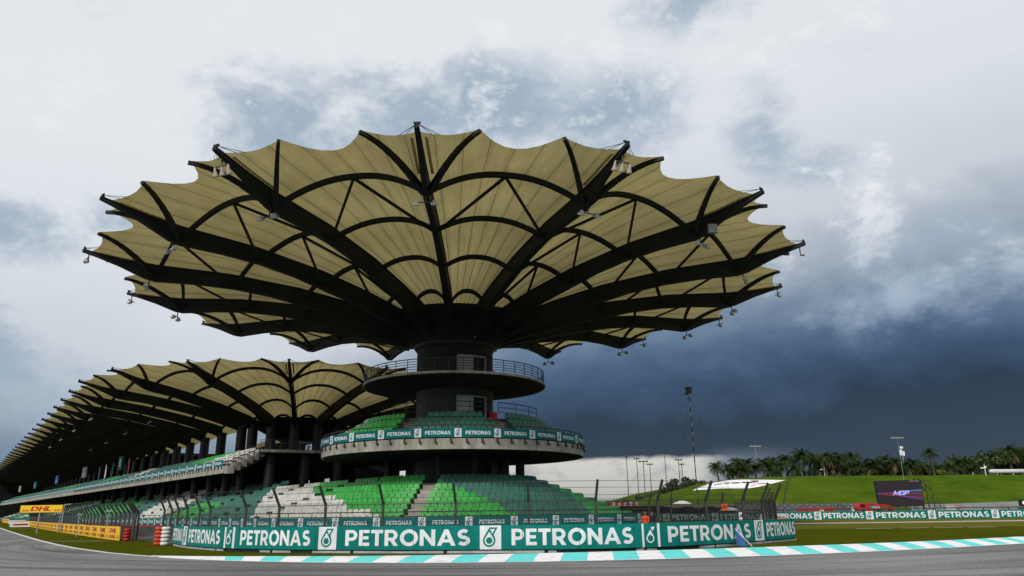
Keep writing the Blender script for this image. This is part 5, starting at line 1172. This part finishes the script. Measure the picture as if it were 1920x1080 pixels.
# ------------------------------------------------------------------ lamp masts, masts, tank, small things far right
def mast(px, py, Y, label, head=2.2, lamps=4, r=.22, color=None, z0=0):
    X = X_at(px, Y)*1.01; hor = 957.8-(px-960)*.013; zt = 1.6+(hor-py)/1374.5*Y*1.0; o = thing('lamp_mast', label, 'lamp mast', (X, Y, z0), 'tall lamp masts')
    mb = MB(); mb.tube([(X, Y, z0), (X, Y, zt)], [r, r*.6], 6); mk('pole', mb, color or STEEL2, o); mb = MB()
    for k in range(lamps): mb.box((X-head+2*head*(k+.5)/lamps, Y, zt+.25), head*1.4/lamps, .8, .45)
    mb.box((X, Y, zt), head*1.8, .2, .15); mk('lamp_head', mb, color or STEEL2, o)
for i, (px, py, hd) in enumerate(((1171, 864, .8), (1190, 867, 1.4), (1202, 872, 2.4), (1214, 877, 1.6), (1268, 869, 1.8), (1274, 877, 1.2))):
    mast(px, py, 350, f'thin dark lamp mast against the pale sky, {nthw[i]} from the left of its cluster', hd, 3)
mast(1243, 857, 345, 'taller lamp mast with a pale lamp bar against the dark cloud edge', 2.4, 3, color=STEEL2)
mast(1415, 845, 340, 'thin mast with a row of pale lamps above the left palms', 2.6, 4, r=.12, color=GREY, z0=10)
mast(1685, 830, 250, 'tall thin lamp mast with a row of white lamps above the video screen', 2.2, 4, r=.085, color=LGREY)
X = 186; o = thing('antenna_mast', 'pale antenna mast with white panels rising above the trees right of the lamp mast', 'mast', (X, 360, 10)); mb = MB(); mb.tube([(X, 360, 5), (X, 360, 29)], .2, 6); mk('pole', mb, GREY, o); mb = MB(); mb.box((X-.6, 360, 26), .8, .6, 2.6); mb.box((X+.7, 360, 25.6), .7, .6, 2.2); mb.box((X, 360, 28.4), 1.4, .3, 1.0); mk('antenna_panel', mb, WHITE, o)
X = 218; o = thing('antenna_mast', 'short white mast half hidden behind the tall lone palm', 'mast', (X, 360, 10)); mb = MB(); mb.tube([(X, 360, 8), (X, 360, 22)], .25, 6); mb.box((X, 360, 20), .9, .5, 3); mk('pole', mb, WHITE, o)
mb = MB(); mb.tube([(194, 309, 14.55), (194.6, 309, 14.55), (213.4, 311, 14.55), (214, 311, 14.55)], [.5, .85, .85, .5], 14)
o = thing('storage_tank', 'long white cylindrical tank lying under the trees on the crest at far right', 'tank', (204, 310, 13.2)); mk('shell', mb, mat('tank white', (.45, .45, .44), (.55, .55, .54), .5, .5), o, smooth=True); mb = MB(); [mb.box((x, 309.5+(x-196)*.1, 13.4), .5, 1.4, 1.1) for x in (197, 204, 211)]; mk('saddle', mb, GREY, o)
for px, Y, lb in ((1545, 318, 'white camera pole among the palms left of the screen'), (1848, 305, 'white camera pole in front of the white tank'), (1497, 320, 'small white lamp post at the foot of the palms near the slope fence')):
    X = X_at(px, Y); z = hz(X, Y); o = thing('camera_pole', lb, 'pole', (X, Y, z)); mb = MB(); mb.tube([(X, Y, z), (X, Y, z+4.2)], .13, 6); mb.box((X-.7, Y, z+3), 1.8, .4, .4); mb.box((X+.4, Y, z+3.4), .5, .4, .6); mk('pole', mb, WHITE, o)
# slope fences
def post_fence(label, pts, step, h, mesh=True, mm=None):
    P_ = Path2(pts, smooth=False); c = P_.at(P_.len/2); o = thing('chain_fence', label, 'fence', (c[0], c[1], hz(*c)))
    mb = MB()
    for s in np.arange(0, P_.len, step): q = P_.at(s); z = hz(*q); mb.bar((*q, z), (*q, z+h), .08)
    mk('posts', mb, mm or STEEL2, o); mb = MB(); ss = np.arange(0, P_.len, step)
    for f in ((.98, .5, .06) if mesh else (.98,)): mb.tube([(*P_.at(s), hz(*P_.at(s))+h*f) for s in ss], .03, 4)
    if mesh:
        for sg in (1, -1):
            for s in np.arange(0, P_.len-h, 1.3): q0 = P_.at(s if sg > 0 else s+h); q1 = P_.at(s+h if sg > 0 else s); mb.bar((*q0, hz(*q0)+.05), (*q1, hz(*q1)+h), .018)
    mk('chain_link', mb, mm or STEEL2, o)
post_fence('dark chain fence climbing the grass slope right of the white sheet', [(86.5, 248), (100, 280), (112, 306), (119, 318)], 3.2, 2.3, mm=mat('weathered fence grey green', (.06, .075, .04), None))
post_fence('long thin post fence along the foot of the green slope', [(90, 247), (130, 247), (190, 246)], 3.4, 2.4)
# grey wall along the slope foot with pale fixings, guard rails, run-off
o = thing('retaining_wall', 'long dark grey wall with rows of small white dots at the foot of the slope', 'wall', (80, 228, 0)); mb = MB(); mb.box((71, 228, 1.3), 76, .5, 2.6, (1, .01, 0)); mk('wall', mb, mat('dark grey wall', (.06, .065, .07), (.10, .105, .11), .4, .85), o)
mb = MB()
for k in range(34):
    for z, dx in ((2.15, 0), (1.45, 1.1)): mb.box((34+2.2*k+dx+rng.uniform(-.2, .2), 227.7, z+rng.uniform(-.1, .1)), .5, .1, .28)
mk('fixing', mb, LGREY, o)
o = thing('run_off_wall', 'pale grey guard wall rising to the right beyond the far banner', 'wall', (118, 202, 0)); mb = MB(); mb.loops([[(105, 203, 0), (137, 199, 0), (137, 199.5, 0), (105, 203.5, 0)], [(105, 203, 1.75), (137, 199, 2.45), (137, 199.5, 2.45), (105, 203.5, 1.75)]]); mk('wall', mb, mat('pale grey wall', (.16, .165, .17), (.24, .245, .25), .2, .7), o)
mb = MB(); mb.poly([(95, 168, .01), (160, 150, .01), (170, 195, .01), (104, 199, .01)]); struct(mk('run_off', mb, mat('pale run off', (.42, .40, .36), (.52, .5, .46), .1, .9)))
o = thing('tyre_sign', 'black board with a white ring at the far right edge', 'sign', (131.8, 198, 0)); mb = MB(); mb.box((132.3, 197.4, 1.9), 4.6, .5, 1.5); mk('board', mb, BLACK, o); mb = MB(); k0 = len(mb.v)
for k in range(24):
    a = 2*math.pi*k/24; mb.v += [(132+1.45*math.cos(a), 197.1, 1.95+.6*math.sin(a)), (132+.95*math.cos(a), 197.1, 1.95+.3*math.sin(a))]
for k in range(24): a = 2*k; b = 2*((k+1) % 24); mb.f.append((a, b, b+1, a+1)); mb.m.append(0)
mk('ring', mb, WHITE, o)
# red recovery truck with crane arm
o = thing('recovery_truck', 'red recovery truck with a crane arm parked left of the video screen', 'truck', (66, 143, 0))
mb = MB(); mb.loops([[(63.6, 142, .5), (65.2, 142, .5), (65.2, 144.2, .5), (63.6, 144.2, .5)], [(63.6, 142, 1.4), (65.2, 142, 1.4), (65.2, 144.2, 1.4), (63.6, 144.2, 1.4)], [(63.9, 142.1, 2.15), (65.15, 142.1, 2.2), (65.15, 144.1, 2.2), (63.9, 144.1, 2.15)]]); mk('cab', mb, RED, o)
mb = MB(); mb.box((64.5, 141.97, 1.7), .8, .05, .5); mk('window', mb, SCR, o); mb = MB(); mb.box((67.9, 143.1, .85), 5.2, 2.2, .4); mk('flatbed', mb, mat('truck red dark', (.2, .012, .01), None), o)
mb = MB(); mb.bar((65.7, 143, 1.0), (66.0, 143, 2.1), .45); mb.bar((65.9, 143, 2.0), (69.9, 143, 1.6), .35); mb.bar((69.9, 143, 1.6), (70.3, 143, 1.0), .25); mk('crane_arm', mb, RED, o)
for x in (64.4, 67.3, 69.4): mb = MB(); mb.tube([(x, 141.95, .5), (x, 142.25, .5)], .48, 14); mk('wheel', mb, BLACK, o)
mb = MB(); mb.box((67.0, 142.4, 1.35), 1.5, .5, .5); mk('crate', mb, LGREY, o)
# low red wall, white run, small container
mb = MB(); mb.loops([[(59.0, 160, .05), (66.9, 160, .05), (66.9, 160.6, .05), (59.0, 160.6, .05)], [(59.1, 160.1, 1.45), (66.8, 160.1, 1.5), (66.8, 160.5, 1.5), (59.1, 160.5, 1.45)]]); tag(mk('plastic_barrier', mb, mat('orange red barrier', (.26, .03, .014), (.2, .02, .01), .6, .5), loc=(63, 160, 0)), 'long low orange red barrier beyond the far banner, left of the red truck', 'barrier')
o = thing('concrete_block', 'pale grey concrete block behind the far banner, right of the screen', 'block', (55.5, 97.6, 0)); mb = MB(); mb.loops([[(54.9, 97.4, 0), (56.2, 97.4, 0), (56.2, 98.4, 0), (54.9, 98.4, 0)], [(54.8, 97.5, 1.55), (55.9, 97.5, 1.55), (55.9, 98.3, 1.55), (54.8, 98.3, 1.55)]]); mk('block', mb, mat('pale concrete', (.3, .3, .28), (.36, .36, .34), 1, .8), o); mb = MB(); mb.tube([(56.0, 97.6, 1.5), (56.6, 97.6, 1.6), (57.0, 97.6, 1.2), (57.1, 97.6, .2)], .05, 6); mk('hose', mb, ORANGE, o)
# distant red and white wall and low stands seen through the fence
mb = MB()
for k in range(10): mb.box((28.2+.85*k, 225, 3.0+.015*k), .83, .6, 1.0+.25*(k % 3 == 1), m=k % 2)
mb.box((35, 226, 1.25), 18, .5, 2.5, m=2)
tag(mk('painted_wall', mb, [mat('wall dull red', (.16, .015, .015), None), mat('wall pale red', (.30, .20, .19), None), BLACK], loc=(42, 225, 0)), 'far low wall painted red and white, seen through the mesh fence right of the terrace', 'wall')
# ------------------------------------------------------------------ people, parasols, small signs behind the fence
SKIN = mat('skin', (.22, .11, .07), None, rough=.6); NAVY = mat('dark trousers', (.012, .013, .018), None, rough=.8); ORC = mat('orange overalls', (.8, .10, .02), (.65, .07, .015), 3, .8); WHC = mat('white overalls', (.5, .5, .5), (.6, .6, .6), 3, .8); HAIR = mat('dark hair', (.01, .008, .007), None, rough=.7)
def person(x, y, z, face, label, top, legs, hat=None, arm=.2, h=1.72):
    """standing figure: one lofted body from feet to crown, arms grown from the shoulders"""
    o = thing('person', label, 'person', (x, y, z)); k = h/1.75; c, s = math.cos(face), math.sin(face)
    def W_(px, py, pz): return (x+(px*c-py*s)*k, y+(px*s+py*c)*k, z+pz*k)
    def tube(mb, pts, rad, n=9): mb.tube([W_(*p) for p in pts], [q*k for q in rad], n)
    body = MB(); me_sec = [(.86, .15, .11), (.98, .165, .115), (1.08, .145, .105), (1.25, .17, .12), (1.38, .19, .115), (1.45, .12, .08), (1.49, .06, .06), (1.54, .055, .058), (1.57, .07, .08), (1.64, .078, .098), (1.70, .074, .092), (1.75, .03, .04)]
    body.loops([[W_(rx*math.cos(2*math.pi*j/12), ry*math.sin(2*math.pi*j/12)+(.015 if zz > 1.5 else 0), zz) for j in range(12)] for zz, rx, ry in me_sec])
    for sx in (-1, 1):
        tube(body, [(sx*.085, 0, .92), (sx*.095, .015, .52), (sx*.1, -.01, .1), (sx*.1, .0, .03)], [.088, .062, .045, .05]); tube(body, [(sx*.1, -.05, .04), (sx*.11, .15, .035)], [.045, .035], 7)
        el = (sx*.25, .02, 1.1); ha = (sx*(.25-arm*.3), .12+arm*.3, .86+arm*.8)
        tube(body, [(sx*.16, 0, 1.41), (sx*.21, 0, 1.36), el, ha], [.06, .056, .043, .03], 8)
        d = np.array(ha)-np.array(el); d /= np.linalg.norm(d); tube(body, [ha, np.array(ha)+d*.09], [.04, .035], 7)
        for f in range(4): b0 = np.array(ha)+d*.08+np.array([(f-1.5)*.019, 0, 0]); tube(body, [b0, b0+d*(.05, .06, .065, .05)[f]+[0, -.005, 0], b0+d*(.07, .085, .09, .07)[f]+[0, -.02, 0]], [.009, .008, .006], 5)
        b0 = np.array(ha)+d*.03; tube(body, [b0, b0+np.array([-sx*.05, .01, 0])+d*.04], [.011, .008], 5)
    tube(body, [(0, .10, 1.63), (0, .118, 1.605)], [.012, .016], 6)
    b = mk('body', body, SKIN, o, smooth=True)
    cl = MB(); cl.loops([[W_((rx+.012)*math.cos(2*math.pi*j/14), (ry+.012)*math.sin(2*math.pi*j/14), zz) for j in range(14)] for zz, rx, ry in me_sec[:7]], cap=False)
    for sx in (-1, 1): el = (sx*.25, .02, 1.1); ha = (sx*(.25-arm*.3), .12+arm*.3, .86+arm*.8); tube(cl, [(sx*.15, 0, 1.42), (sx*.21, 0, 1.36), el, ha], [.075, .07, .056, .044], 9)
    mk('jacket', cl, top, o, smooth=True); tr = MB()
    for sx in (-1, 1): tube(tr, [(sx*.08, 0, .98), (sx*.085, 0, .9), (sx*.095, .015, .52), (sx*.1, -.01, .08)], [.105, .103, .08, .066], 10)
    mk('trousers', tr, legs, o, smooth=True)
    hm = MB(); hm.loops([[W_(rx*math.cos(2*math.pi*j/12), ry*math.sin(2*math.pi*j/12)-.008, zz) for j in range(12)] for zz, rx, ry in ((1.655, .086, .102), (1.70, .082, .1), (1.745, .055, .07), (1.765, .015, .02))]); mk('cap' if hat else 'hair', hm, hat or HAIR, o, smooth=True)
    ey = MB(); [tube(ey, [(sx*.03, .098, 1.645), (sx*.03, .104, 1.645)], [.009, .006], 5) for sx in (-1, 1)]; mk('eyes', ey, HAIR, o)
    return o
person(9.32, 55, -.3, R(160), 'marshal in bright orange overalls standing behind the catch fence', ORC, ORC, hat=ORC)
person(9.95, 55.7, -.3, R(200), 'person in dark clothes standing beside the orange marshal behind the fence', NAVY, NAVY)
person(47.6, 119, -.2, R(150), 'marshal in white top behind the far banner, left one of two', WHC, NAVY, hat=WHC, arm=.5)
person(52.2, 118.5, -.1, R(210), 'marshal in white top behind the far banner, right one of two', WHC, WHC, hat=WHC, arm=.1)
person(18.6, 57.5, -.3, R(185), 'person in white clothes standing by the small white sign behind the fence', WHC, WHC, hat=WHC)
def parasol(x, y, z, r, label):
    o = thing('parasol', label, 'parasol', (x, y, 0)); mb = MB(); n = 8; mb.v.append((x, y, z+.32*r)); 
    for f, zz in ((.35, .27), (.7, .16), (1, 0)): mb.v += [(x+r*f*math.cos(2*math.pi*k/n), y+r*f*math.sin(2*math.pi*k/n), z+zz*r) for k in range(n)]
    for k in range(n):
        mb.f.append((0, 1+k, 1+(k+1) % n)); mb.m.append(0)
        for j in (0, 1): a = 1+j*n; mb.f.append((a+k, a+n+k, a+n+(k+1) % n, a+(k+1) % n)); mb.m.append(0)
    mk('canopy', mb, WHITE, o); mb = MB(); mb.tube([(x, y, 0), (x, y, z+.3*r)], .03, 6); mk('pole', mb, GREY, o)
parasol(22.4, 80, 1.36, 1.05, 'white parasol behind the orange sign and the catch fence'); parasol(27.3, 79, .72, .75, 'low white parasol at the right end of the catch fence'); parasol(25.8, 118, 2.3, 1.5, 'far white parasol beside the guyed mast foot')
def post_sign(x, y, z0, w, h, label, mm, txt, tm, lower=None):
    o = thing('marker_sign', label, 'sign', (x, y, 0)); mb = MB(); mb.box((x, y, z0+h/2), w, .05, h); p = mk('panel', mb, mm, o); mb = MB(); F = lambda u, v: (u, y-.03, v); word(mb, txt, F, x-w*.32, x+w*.32, z0+h*.3, z0+h*.75, .12); mk('lettering', mb, tm, p); mb = MB(); mb.tube([(x+w*.3, y+.05, 0), (x+w*.3, y+.05, z0+h)], .035, 6); mk('post', mb, STEEL2, o)
    if lower: mb = MB(); mb.box((x, y, z0-.12), w, .05, .22); q = mk('lower_panel', mb, lower, o); mb = MB(); word(mb, 'K', F, x-.12, x+.12, z0-.2, z0-.04); mk('lettering', mb, WHITE, q)
post_sign(16.2, 59.2, 1.42, .44, .5, 'small orange sign with black characters on a fence post, left of the white sign', ORANGE, '1U', SCR)
post_sign(14.75, 50, .88, .38, .44, 'small white and red sign board standing behind the barrier near the blue flag', WHITE, '5K', SCR, REDW)
mb = MB(); mb.loops([[(15.7, 46.9, 0), (16.75, 47.1, 0), (16.75, 47.5, 0), (15.7, 47.3, 0)], [(15.7, 47, .98), (16.7, 47.2, .98), (16.7, 47.4, .98), (15.7, 47.2, .98)]]); tag(mk('plastic_barrier', mb, ORANGE, loc=(17.5, 47.2, 0)), 'small orange barrier just behind the right end of the teal track barrier', 'barrier')
mb = MB()
for x in np.arange(11, 32, 1.6): mb.box((x, 110+.1*x, .9), 1.4, 1.0, 1.8+.3*math.sin(x*2))
tag(mk('equipment_cases', mb, BLACK, loc=(20, 111, 0)), 'row of dark equipment cases in the infield behind the fences', 'cases')
